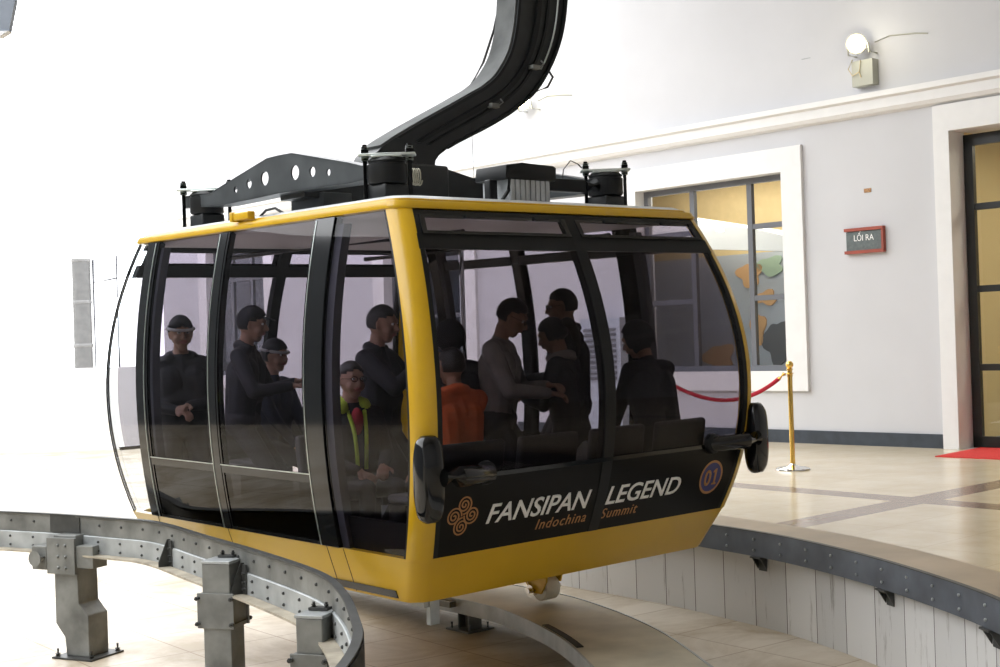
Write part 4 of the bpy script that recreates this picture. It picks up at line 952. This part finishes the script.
# floodlights
def flood(s0, z0, label, boxed):
    root = empty('floodlight', wpt(s0, WD, z0)); tag(root, label, 'floodlight', 'floodlights on the upper wall')
    def W3(s, n_, z): return wpt(s0+s, WD-n_, z0+z)-root.location
    bm = bmesh.new()
    def bx_(s0_, s1_, n0_, n1_, z0_, z1_): hexa(bm, [W3(s0_, n0_, z0_), W3(s1_, n0_, z0_), W3(s1_, n1_, z0_), W3(s0_, n1_, z0_), W3(s0_, n0_, z1_), W3(s1_, n0_, z1_), W3(s1_, n1_, z1_), W3(s0_, n1_, z1_)])
    dr_ = Vector((0, 0, H+.8))-wpt(s0, WD, z0); dr_.normalize(); ce = W3(0, .2, 0); x_, y_ = frame_of(dr_); HM = Matrix((x_, y_, dr_)).transposed()
    lathe(bm, [(.04, -.10), (.07, -.09), (.10, -.02), (.115, .0), (.115, .02), (.10, .02), (.09, .005), (.02, .004)], ce, 24, HM)
    for q in range(4): box(bm, ce+HM @ Vector((-.045+.03*q, 0, -.11)), (.008, .1, .04))
    link('lamp_housing', bm, M['lamp_body'], root, 30)
    bm = bmesh.new(); lathe(bm, [(.02, .006), (.095, .006), (.095, .014), (.02, .018)], ce, 24, HM); link('lamp_glass', bm, M['lamp_glass'], root)
    bm = bmesh.new(); tube(bm, [W3(-.13, .0, -.1), W3(-.13, .16, -.1), W3(-.13, .18, 0)], .01, 8); tube(bm, [W3(.13, .0, -.1), W3(.13, .16, -.1), W3(.13, .18, 0)], .01, 8); link('yoke', bm, M['lamp_body'], root)
    bm = bmesh.new(); tube(bm, [W3(-.12, .02, .02), W3(-.3, .01, .06), W3(-.6, .008, .03), W3(-.75, .008, .0)], .007, 8); link('supply_cable', bm, M['lamp_body'], root, 60)
    if boxed:
        bm = bmesh.new(); bx_(-.14, .12, 0, .12, -.45, -.17); link('ballast_box', bm, M['lamp_body'], root)
        bm = bmesh.new(); tube(bm, [W3(.1, .13, -.15), W3(.15, .14, -.25), W3(.1, .14, -.33), W3(.02, .14, -.3)], .006, 8); tube(bm, [W3(.0, .13, -.17), W3(.02, .13, -.3), W3(.0, .13, -.36)], .006, 8); link('flex', bm, mat('pale_flex', (.6, .5, .3), .6), root, 60)
    l = bpy.data.lights.new('flood_glow', 'POINT'); l.energy = 5; l.color = (1, .93, .7); l.shadow_soft_size = .06
    lo_ = bpy.data.objects.new('lamp_light', l); COL.objects.link(lo_); lo_.location = W3(-.1, .42, .0); lo_.parent = root
flood(8.22, 4.42, 'lit floodlight with a pale ballast box under it, above the cornice at upper right', True)
flood(13.5, 4.58, 'lit floodlight on the upper wall just right of the curved hanger arm', False)
# cabinet seen through the end panes
root = empty('wall_heater', wpt(12.15, WD-.25, 0)); tag(root, 'grey louvred heater cabinet against the wall, seen through the cabin glass', 'heater')
bm = bmesh.new(); fn = lambda s, n_, z: wpt(s, n_, z)-root.location
hexa(bm, [fn(11.75, WD-.3, .0), fn(12.45, WD-.3, 0), fn(12.45, WD-.06, 0), fn(11.75, WD-.06, 0), fn(11.75, WD-.3, 1.55), fn(12.45, WD-.3, 1.55), fn(12.45, WD-.06, 1.55), fn(11.75, WD-.06, 1.55)]); link('cabinet', bm, M['room_grey'], root)
bm = bmesh.new()
for i in range(10):
    z = .75+.07*i; hexa(bm, [fn(11.82, WD-.32, z), fn(12.38, WD-.32, z), fn(12.38, WD-.3, z+.015), fn(11.82, WD-.3, z+.015), fn(11.82, WD-.32, z+.02), fn(12.38, WD-.32, z+.02), fn(12.38, WD-.3, z+.04), fn(11.82, WD-.3, z+.04)])
link('louvre', bm, M['frame_grey'], root)

# overhead beam end, top left
q = at_y(0, 15, 9.); root = empty('overhead_beam', (q.x-.3, 9., 3.2)); tag(root, 'end of a grey steel beam poking in at the top left corner', 'beam')
bm = bmesh.new(); fn = lambda a, b, w: Vector((a, w, b))
e1, e2, e3 = at_y(15, 0, 9.)-root.location, at_y(9, 31, 9.)-root.location, at_y(0, 35, 9.)-root.location
prism(bm, [(e1.x+.01, e1.z+.5), (e1.x, e1.z), (e2.x, e2.z), (e2.x-1.5, e2.z+.02), (e2.x-1.5, e1.z+.5)], fn, 0, .05); link('beam_web', bm, mat('blue_grey_beam', (.2, .23, .28), .5, noise=.1), root)
bm = bmesh.new(); prism(bm, [(e2.x, e2.z-.001), (e2.x-1.5, e2.z+.019), (e2.x-1.5, e2.z-.02), (e2.x-.06, e2.z-.035)], fn, -.01, .06); link('beam_flange', bm, M['room_white'], root)
# far tower and rail outdoors
tb = at_y(84, 364, 30); tt = at_y(78, 261, 30)
root = empty('pale_tower', (tb.x, 30, -.6)); tag(root, 'hazy pale concrete tower far off, left of the cabin', 'tower')
bm = bmesh.new(); ht = tt.z+.6; 
lathe(bm, [(.2, 0), (.2, ht)], seg=28); link('shaft', bm, M['tower'], root, 40)
for z in (ht*.52, ht*.76, ht-.03):
    bm = bmesh.new(); lathe(bm, [(.205, z), (.213, z+.02), (.213, z+.06), (.205, z+.08)], seg=28); link('band', bm, M['tower_pale'], root, 40)
root = empty('mast', (at_y(100, 350, 30).x, 30, -.6)); tag(root, 'two thin dark masts joined by a crossbar beside the pale tower', 'mast')
bm = bmesh.new(); tube(bm, [(-.1, 0, 0), (-.1, 0, ht+.02)], .03, 8); tube(bm, [(.42, 0, 1.4), (.42, 0, ht+.1)], .025, 8); link('pole', bm, M['frame_grey'], root, 60)
bm = bmesh.new(); tube(bm, [(-.1, 0, ht-.48), (.2, 0, ht-.44), (.42, 0, ht-.4)], .02, 8); link('crossbar', bm, M['frame_grey'], root, 60)
bm = bmesh.new(); box(bm, (-12, 27.5, .2), (22, .3, 1.65)); struct('wall_parapet', bm, M['fog_white'])

# ------------------------------------------------------------------ people
exec_people = True
def capsule(bm, a, b, ra, rb, seg=12):
    a, b = Vector(a), Vector(b); d = (b-a); l = d.length
    d = d/l if l > 1e-6 else Vector((0, 0, 1)); x, y = frame_of(d); prof = []
    for k in range(5): t = math.pi/2*(k/5.); prof.append((a-d*ra*math.cos(t), ra*math.sin(t)))
    prof[0] = (prof[0][0], ra*.05)
    prof.append((a, ra)); prof.append((b, rb))
    for k in range(1, 6): t = math.pi/2*(k/5.); prof.append((b+d*rb*math.sin(t), max(rb*math.cos(t), rb*.05)))
    rings = [[bm.verts.new(c+(x*math.cos(q)+y*math.sin(q))*r) for q in [2*math.pi*i/seg for i in range(seg)]] for c, r in prof]
    for i in range(len(rings)-1):
        for k in range(seg): bm.faces.new([rings[i][k], rings[i][(k+1) % seg], rings[i+1][(k+1) % seg], rings[i+1][k]])
    bm.faces.new(rings[0][::-1]); bm.faces.new(rings[-1])
def ellipsoid(bm, mtx, r, su=20, sv=12):
    rings = []
    for i in range(sv+1):
        t = math.pi*i/sv; t = min(max(t, .03), math.pi-.03)
        rings.append([bm.verts.new(mtx @ Vector((r[0]*math.sin(t)*math.cos(p), r[1]*math.sin(t)*math.sin(p), r[2]*math.cos(t)))) for p in [2*math.pi*k/su for k in range(su)]])
    for i in range(sv):
        for k in range(su): bm.faces.new([rings[i][k], rings[i+1][k], rings[i+1][(k+1) % su], rings[i][(k+1) % su]])
    bm.faces.new(rings[0]); bm.faces.new(rings[-1][::-1])
SKIN = mat('skin', (.27, .155, .105), .6)
HAIR = mat('black_hair', (.012, .010, .009), .5, bump=.5, bscale=160)
EYE = mat('eye_white', (.6, .58, .55), .3); IRIS = mat('iris', (.01, .008, .006), .2); LIP = mat('lips', (.32, .12, .10), .5)
CL = {}
def cloth(n_, c): 
    if n_ not in CL: CL[n_] = mat('cloth_'+n_, c, .85, noise=.15, nscale=14, bump=.25, bscale=30)
    return CL[n_]
DARK = cloth('black_jacket', (.018, .019, .024)); NAVY = cloth('navy_jacket', (.028, .034, .055)); GREY = cloth('charcoal_trousers', (.03, .03, .033))
BEIGE = cloth('grey_beige_jacket', (.22, .20, .18)); ORANGE = cloth('orange_jacket', (.55, .11, .03)); LIME = cloth('lime_hood', (.45, .62, .06)); REDIN = cloth('red_lining', (.35, .03, .04)); SHOE = cloth('shoes', (.02, .02, .02)); SCARF = cloth('pale_scarf', (.3, .27, .24)); WHITE = cloth('pale_hat_stripe', (.35, .35, .36))
def ik(S, T, l1, l2, pole):
    S, T, pole = Vector(S), Vector(T), Vector(pole); d = T-S; D = min(d.length, (l1+l2)*.995); d.normalize(); T = S+d*D
    a = (l1*l1-l2*l2+D*D)/(2*D); h = math.sqrt(max(0, l1*l1-a*a)); p = pole-d*pole.dot(d); p.normalize()
    return S+d*a+p*h, T
def person(label, u, v, face, height, top, trousers, seated=False, lean=0., side=0., headyaw=0., headpitch=0., hands=((-.18, .22, .95), (.18, .22, .95)), hair='short', extras=(), seat_z=.47, zf=.125, hands_abs=True, build=1.0, vox=.0075, crouch=0.):
    """face: heading in degrees in world plan (direction the chest points)"""
    k = height/1.71; P = cpt(u, v, zf); root = empty('person', P, R(face-90)); tag(root, label, 'person', 'passengers in the cabin')
    prims = []   # (kind, data, matindex)
    bm = bmesh.new(); segs = []
    def cap(a, b, ra, rb, mi):
        a = Vector(a)*k; b = Vector(b)*k; capsule(bm, a, b, ra*k, rb*k); segs.append((a, b, ra*k, rb*k, mi))
    hipz = .90-crouch/k if not seated else seat_z/k+.10
    pel = Vector((0, 0 if not seated else -.02, hipz))
    RT = Matrix.Rotation(-lean, 3, 'X') @ Matrix.Rotation(side, 3, 'Y')
    def T(x, y, z): return pel + RT @ Vector((x, y, z))
    b = build
    # pelvis and torso
    cap(T(-.075, 0, .02), T(.075, 0, .02), .115*b, .115*b, 1)
    for s_ in (-1, 1):
        cap(T(s_*.065, 0, .05), T(s_*.085, .01, .36), .108*b, .118*b, 0)
    cap(T(-.06, .015, .22), T(.06, .015, .22), .12*b, .12*b, 0)
    cap(T(-.135, 0, .475), T(.135, 0, .475), .065*b, .065*b, 0)
    cap(T(0, 0, .40), T(0, 0, .52), .1*b, .062, 0)
    nk = T(0, .0, .5); hd = T(0, .015, .585) if not seated else T(0, .02, .585)
    HR = Matrix.Rotation(-lean*.35, 3, 'X') @ Matrix.Rotation(headyaw, 3, 'Z') @ Matrix.Rotation(-headpitch, 3, 'X')
    hc = T(0, .02, .575)+HR @ Vector((0, .015, .115))
    cap(T(0, 0, .49), hc+HR @ Vector((0, -.03, -.08)), .053, .05, 2)
    def Hd(x, y, z): return hc+HR @ Vector((x, y, z))
    # head: skull, jaw, nose, brow, ears
    Mh = Matrix.Translation(hc*k) @ HR.to_4x4()
    ellipsoid(bm, Mh @ Matrix.Translation((0, -.008*k, .02*k)), (.077*k, .096*k, .102*k)); segs.append((Hd(0, -.02, .02)*k, Hd(0, .01, .02)*k, .085*k, .085*k, 2))
    cap(Hd(0, .02, -.02), Hd(0, .042, -.078), .062, .034, 2)
    cap(Hd(-.03, .05, -.03), Hd(.03, .05, -.03), .036, .036, 2)
    cap(Hd(0, .088, .022), Hd(0, .108, -.018), .009, .014, 2); cap(Hd(-.012, .094, -.022), Hd(.012, .094, -.022), .010, .010, 2)
    cap(Hd(-.035, .076, .04), Hd(.035, .076, .04), .014, .014, 2)
    cap(Hd(-.018, .088, -.052), Hd(.018, .088, -.052), .0095, .0095, 3)
    for s_ in (-1, 1): cap(Hd(s_*.076, -.008, .018), Hd(s_*.078, -.004, -.018), .014, .010, 2)
    # arms
    for s_, tgt in zip((-1, 1), hands):
        S = T(s_*.175*b, 0, .47); tg = Vector(tgt); 
        E, Wp = ik(S, tg, .285, .25, Vector((s_*.7, -.5, -.8)))
        cap(S, E, .060*b, .050*b, 0); cap(E, Wp, .048*b, .036*b, 0)
        d = (Wp-E).normalized(); fwd = (d+Vector((0, .25, 0))).normalized()
        sidev = fwd.cross(Vector((0, 0, 1)))
        if sidev.length < .2: sidev = Vector((1, 0, 0))
        sidev.normalize(); sidev *= -s_; down = fwd.cross(sidev).normalized(); 
        if down.z > 0: down = -down
        Wp2 = Wp+d*.02; cap(Wp, Wp2, .03, .027, 2)
        for o in (-.026, -.009, .009, .026): cap(Wp2, Wp2+fwd*.078+sidev*o, .017, .0125, 2)
        for o, ln in ((-.03, .060), (-.010, .072), (.011, .068), (.031, .052)):
            p0 = Wp2+fwd*.078+sidev*o; p1 = p0+(fwd*.8+down*.45).normalized()*ln*.55; p2 = p1+(fwd*.35+down*.9).normalized()*ln*.5
            cap(p0, p1, .0105, .0095, 2); cap(p1, p2, .0095, .0085, 2)
        t0 = Wp2+fwd*.02+sidev*(-.026); t1 = t0+(fwd*.6-sidev*.75+down*.2).normalized()*.045; t2 = t1+(fwd*.9-sidev*.1+down*.25).normalized()*.032
        cap(t0, t1, .015, .012, 2); cap(t1, t2, .0115, .0095, 2)
    # legs
    for s_ in (-1, 1):
        Hh = T(s_*.085, 0, 0)
        ft = Vector((s_*.10, .02, .075)) if not seated else Vector((s_*.10, .40, .075))
        if seated: ft.y = pel.y+.40
        K, A = ik(Hh, ft, .42, .42, Vector((s_*.05, 1, .4 if seated else 0)))
        cap(Hh, K, .088*b, .06*b, 1); cap(K, A, .058*b, .042*b, 1)
        cap(A+Vector((0, -.035, -.035)), A+Vector((0, .06, -.04)), .036, .038, 4); cap(A+Vector((0, .06, -.04)), A+Vector((s_*.012, .15, -.046)), .040, .028, 4)
    for ex in extras:
        if ex == 'hood_down': 
            for t in range(-4, 5):
                a = t*.36; cap(T(.09*math.sin(a), -.02-.075*math.cos(a)+.04, .53+.02*math.cos(a)), T(.09*math.sin(a+.36), -.02-.075*math.cos(a+.36)+.04, .53+.02*math.cos(a+.36)), (.05 if 'lime' in extras else .036), (.05 if 'lime' in extras else .036), 0 if top is not LIME and 'lime' not in extras else 5)
    me = bpy.data.meshes.new('raw'); bmesh.ops.recalc_face_normals(bm, faces=bm.faces); bm.to_mesh(me); bm.free()
    ob = bpy.data.objects.new('raw', me); COL.objects.link(ob)
    md = ob.modifiers.new('r', 'REMESH'); md.mode = 'VOXEL'; md.voxel_size = vox; md.adaptivity = 0; md.use_smooth_shade = True
    ms = ob.modifiers.new('s', 'SMOOTH'); ms.factor = .5; ms.iterations = 2
    dg = bpy.context.evaluated_depsgraph_get(); me2 = bpy.data.meshes.new_from_object(ob.evaluated_get(dg)); bpy.data.objects.remove(ob); bpy.data.meshes.remove(me)
    # regions by nearest form
    nv = len(me2.polygons); cen = np.empty(nv*3, dtype=np.float32); me2.polygons.foreach_get('center', cen); cen = cen.reshape(-1, 3)
    best = np.full(nv, 1e9); idx = np.zeros(nv, dtype=np.int32)
    for a, b_, ra, rb, mi in segs:
        a_, bb = np.array(a), np.array(b_); d = bb-a_; L2 = max(1e-9, d @ d); t = np.clip(((cen-a_) @ d)/L2, 0, 1); dist = np.linalg.norm(cen-(a_+t[:, None]*d), axis=1)-(ra+(rb-ra)*t)
        m_ = dist < best; best[m_] = dist[m_]; idx[m_] = mi
    me2.materials.clear()
    for m_ in (top, trousers, SKIN, LIP, SHOE, LIME): me2.materials.append(m_)
    me2.polygons.foreach_set('material_index', idx); me2.polygons.foreach_set('use_smooth', np.ones(nv, dtype=bool)); me2.update()
    body = bpy.data.objects.new('body', me2); COL.objects.link(body); body.parent = root
    # eyes
    for s_ in (-1, 1):
        e = bmesh.new(); ellipsoid(e, Matrix.Translation(Hd(s_*.031, .080, .018)*k), (.013*k, .010*k, .0085*k), 12, 8); eo = link('eye', e, EYE, root, 60)
        e = bmesh.new(); ellipsoid(e, Matrix.Translation(Hd(s_*.031, .0885, .018)*k), (.006*k, .004*k, .006*k), 10, 6); link('iris', e, IRIS, eo, 60)
    def shell_(name, m_, rx, ry, rz, cz, cy, front, hairline, noise=.0, parent=root):
        e = bmesh.new(); ellipsoid(e, Matrix.Identity(4), (1, 1, 1), 32, 20)
        rnd = random.Random(hash(label) % 999)
        for vv in e.verts:
            c = vv.co.copy(); f = 1
            if c.y > front and c.z < hairline+.25*(1-abs(c.x)): f = .72
            if c.z < -.55: f *= .85
            f *= 1+noise*(rnd.random()-.5)
            q = Vector((c.x*rx*f, c.y*ry*f+cy, c.z*rz*f+cz)); vv.co = Hd(*q)*k
        return link(name, e, m_, parent, 70)
    if hair == 'short': shell_('hair', HAIR, .086, .108, .112, .026, -.012, .15, .25, .03)
    elif hair == 'long':
        shell_('hair', HAIR, .092, .112, .116, .024, -.014, .25, .25, .03)
        e = bmesh.new(); pts = [Hd(0, -.10, .06)*k, Hd(.01, -.15, .05)*k, Hd(.015, -.17, -.02)*k, Hd(.01, -.155, -.12)*k, Hd(0, -.13, -.2)*k]; tube(e, catmull(pts, 4), [r_*k for r_ in np.interp(np.linspace(0, 1, 17), [0, .2, .6, 1], [.03, .038, .034, .008])], 12); link('ponytail', e, HAIR, root, 70)
    elif hair == 'beanie':
        shell_('hair', HAIR, .083, .103, .105, .018, -.012, .15, .1, .02)
        hb = shell_('beanie', DARK, .092, .114, .118, .034, -.008, .1, .18, .0)
        e = bmesh.new(); tube(e, [Hd(.095*math.cos(t), -.006+.115*math.sin(t), .052-.018*math.sin(t))*k for t in [2*math.pi*i/24 for i in range(25)]], .011*k, 8, False); link('band_reflection_stripe', e, WHITE, hb, 60)  # white rim on the seated hat; painted reflection stripe on the left beanie
    elif hair == 'cap':
        shell_('hair', HAIR, .083, .103, .105, .018, -.012, .15, .1, .02)
        hb = shell_('cap', DARK, .090, .110, .114, .030, -.008, .1, .26, .0)
        e = bmesh.new()
        pts = [(.075*math.cos(t), .075+.085*math.sin(t)) for t in [math.pi*i/12 for i in range(13)]]
        prism(e, pts, lambda a, b__, w: Hd(a, b__, .062+w-.25*max(0, b__-.09))*k, 0, .006); link('cap_brim', e, DARK, hb)
    elif hair == 'hood':
        shell_('hair', HAIR, .083, .103, .105, .018, -.012, .15, .1, .02)
        shell_('hood', top, .108, .125, .135, .012, -.02, .42, .45, .0)
    for ex in extras:
        if ex == 'glasses':
            e = bmesh.new()
            for s_ in (-1, 1): tube(e, [Hd(s_*.032+.022*math.cos(t), .100, .016+.017*math.sin(t))*k for t in [2*math.pi*i/16 for i in range(17)]], .0022*k, 6, False); tube(e, [Hd(s_*.055, .098, .02)*k, Hd(s_*.08, .0, .02)*k], .002*k, 6)
            tube(e, [Hd(-.01, .1, .018)*k, Hd(.01, .1, .018)*k], .002*k, 6); link('glasses', e, IRIS, root, 60)
        if ex == 'lime':
            e = bmesh.new()
            for s_, o in ((-1, .055), (1, .055)):
                pts = [T(s_*.06, .085, .50), T(s_*.045, .132, .38), T(s_*.035, .145, .25), T(s_*.03, .142, .12)]
                tube(e, [p*k for p in catmull(pts, 4)], .013*k, 8)
            link('zip_trim', e, LIME, root, 60)
            e = bmesh.new(); ellipsoid(e, Matrix.Translation(T(0, .095, .43)*k), (.045*k, .035*k, .09*k)); link('lining', e, REDIN, root, 60)
        if ex == 'scarf':
            e = bmesh.new(); tube(e, [T(.085*math.cos(t), .01+.08*math.sin(t), .535+.01*math.sin(2*t))*k for t in [2*math.pi*i/20 for i in range(21)]], .034*k, 10, False); link('scarf', e, SCARF, root, 60)
        if ex == 'phone':
            hm = (Vector(hands[0])+Vector(hands[1]))/2
            e = bmesh.new(); box(e, (hm.x*k, (hm.y+.12)*k, (hm.z+.03)*k), (.075*k, .012*k, .15*k), None, .004); link('phone', e, IRIS, root)
        if ex == 'pack':
            e = bmesh.new(); box(e, T(0, -.20, .26)*k, (.30*k, .16*k, .40*k), None, .04*k); link('backpack', e, DARK, root, 60)
    return root
deg = lambda dx, dy: math.degrees(math.atan2(dy, dx))
person('standing person in a dark jacket and knitted beanie, leftmost passenger in the cabin', 1.25, -.90, deg(.35, -1), 1.50, DARK, GREY, hands=((-.03, .22, .93), (.06, .24, .9)), hair='beanie', headyaw=.1, lean=.03, extras=('hood_down',), crouch=.13, build=1.08)
person('standing person in a dark cap and coat, leaning right behind the second glass panel', .78, -.74, deg(1, -.1), 1.52, DARK, GREY, hands=((-.16, .34, 1.06), (.14, .38, 1.04)), hair='cap', lean=.08, headpitch=.1, extras=('hood_down',), crouch=.10)
person('seated person with a pale banded hat, low behind the cap wearer', 1.14, -.30, deg(.9, -.5), 1.46, NAVY, GREY, seated=True, hair='beanie', hands=((-.1, .3, .62), (.1, .3, .62)), lean=.06, seat_z=.43)
person('standing person with short black hair and black ribbed jacket, behind the seated boy', -.33, -.50, deg(1, -.35), 1.50, DARK, GREY, hands=((-.12, .32, 1.15), (.06, .34, 1.20)), hair='short', headpitch=.15, extras=('hood_down',), crouch=.12, build=1.08)
person('seated boy with glasses in a dark jacket with lime green hood and red lining', -.58, -.86, deg(.62, -1), 1.42, GREY, GREY, seated=True, hair='short', extras=('glasses', 'lime', 'hood_down'), hands=((-.08, .26, .62), (.1, .26, .60)), headyaw=.05, lean=-.02, seat_z=.31)
person('standing person in a dark hood beside the yellow corner pillar', -.80, -.30, deg(-.6, 1), 1.36, DARK, GREY, hair='hood', hands=((-.1, .28, .9), (.1, .28, .9)), lean=.1, crouch=.08)
person('seated child in a bright orange jacket, back to the end window', -1.20, -.66, YAW*57.29578, 1.34, ORANGE, GREY, seated=True, hair='short', hands=((-.1, .3, .56), (.1, .3, .56)), extras=('hood_down',), seat_z=.41, build=1.15)
person('standing man with glasses in a grey beige jacket looking down to the right', -.80, -.02, deg(1, -.25), 1.50, BEIGE, GREY, hair='short', extras=('glasses',), hands=((-.1, .32, 1.02), (.08, .36, .98)), headpitch=.45, lean=.08, crouch=.09, build=1.1)
person('standing woman with a ponytail and pale scarf beside the man with glasses', -.95, .44, deg(-1, .45), 1.42, DARK, GREY, hair='long', extras=('scarf',), hands=((-.1, .3, .98), (.1, .3, 1.0)), headpitch=.3, lean=.1, crouch=.13)
person('tall standing man in a black coat and glasses, tallest passenger behind the end window', -.48, .90, deg(-1, -.1), 1.56, DARK, GREY, hair='short', extras=('glasses', 'hood_down'), hands=((-.1, .3, 1.0), (.12, .28, .95)), headpitch=.1, build=1.2, crouch=.09)
person('seated person in dark clothes hunched over, behind the right end pane', -1.17, .95, YAW*57.29578-4, 1.50, DARK, GREY, seated=True, hair='hood', hands=((-.12, .36, .62), (.12, .38, .64)), lean=.22, headpitch=.3, headyaw=.3, build=1.0)

# ------------------------------------------------------------------ light
w = bpy.data.worlds.new('sky'); scn.world = w; w.use_nodes = True
bg = w.node_tree.nodes['Background']; bg.inputs[0].default_value = (.97, .985, 1., 1); bg.inputs[1].default_value = 4.3
def area(name, loc, rot, size, energy, col=(1, 1, 1)):
    l = bpy.data.lights.new(name, 'AREA'); l.shape = 'RECTANGLE'; l.size = size[0]; l.size_y = size[1]; l.energy = energy; l.color = col
    o = bpy.data.objects.new(name, l); COL.objects.link(o); o.location = loc; o.rotation_euler = rot; return o
area('shop_light', wpt(11.2, WD+1.2, 3.45), (0, 0, WA), (3., 1.2), 95, (1, .94, .84))
area('lobby_light', wpt(5.5, WD+1.6, 3.45), (0, 0, WA), (2., 1.2), 60, (1, .88, .7))

# ------------------------------------------------------------------ camera
cam = bpy.data.cameras.new('camera'); co = bpy.data.objects.new('camera', cam); COL.objects.link(co); scn.camera = co
cam.sensor_width = 36; cam.sensor_fit = 'HORIZONTAL'; cam.lens = F_PX*36/1000; cam.clip_end = 400
cp, sp, cr, sr = math.cos(PITCH), math.sin(PITCH), math.cos(ROLL), math.sin(ROLL)
right = Vector((1, 0, 0)); upv = Vector((0, -sp, cp)); fwd = Vector((0, cp, sp))
# image x axis = c*right' ; pixel = roll applied to (X,Y)
cx_ = right*cr+upv*sr; cy_ = -right*sr+upv*cr
cx_ = Vector(ray(1500, 333.5))-Vector(ray(500, 333.5))
f0 = fwd; 
ix = right*math.cos(ROLL)+(-upv)*(-math.sin(ROLL)); iy = right*math.sin(ROLL)+(-upv)*math.cos(ROLL)
co.matrix_world = Matrix(((ix.x, -iy.x, -f0.x, 0), (ix.y, -iy.y, -f0.y, 0), (ix.z, -iy.z, -f0.z, H), (0, 0, 0, 1)))
vs = scn.view_settings; vs.view_transform = 'Standard'; vs.look = 'None'; vs.gamma = 1; vs.use_curve_mapping = False; vs.exposure = 0
scn.cycles.transparent_max_bounces = 24
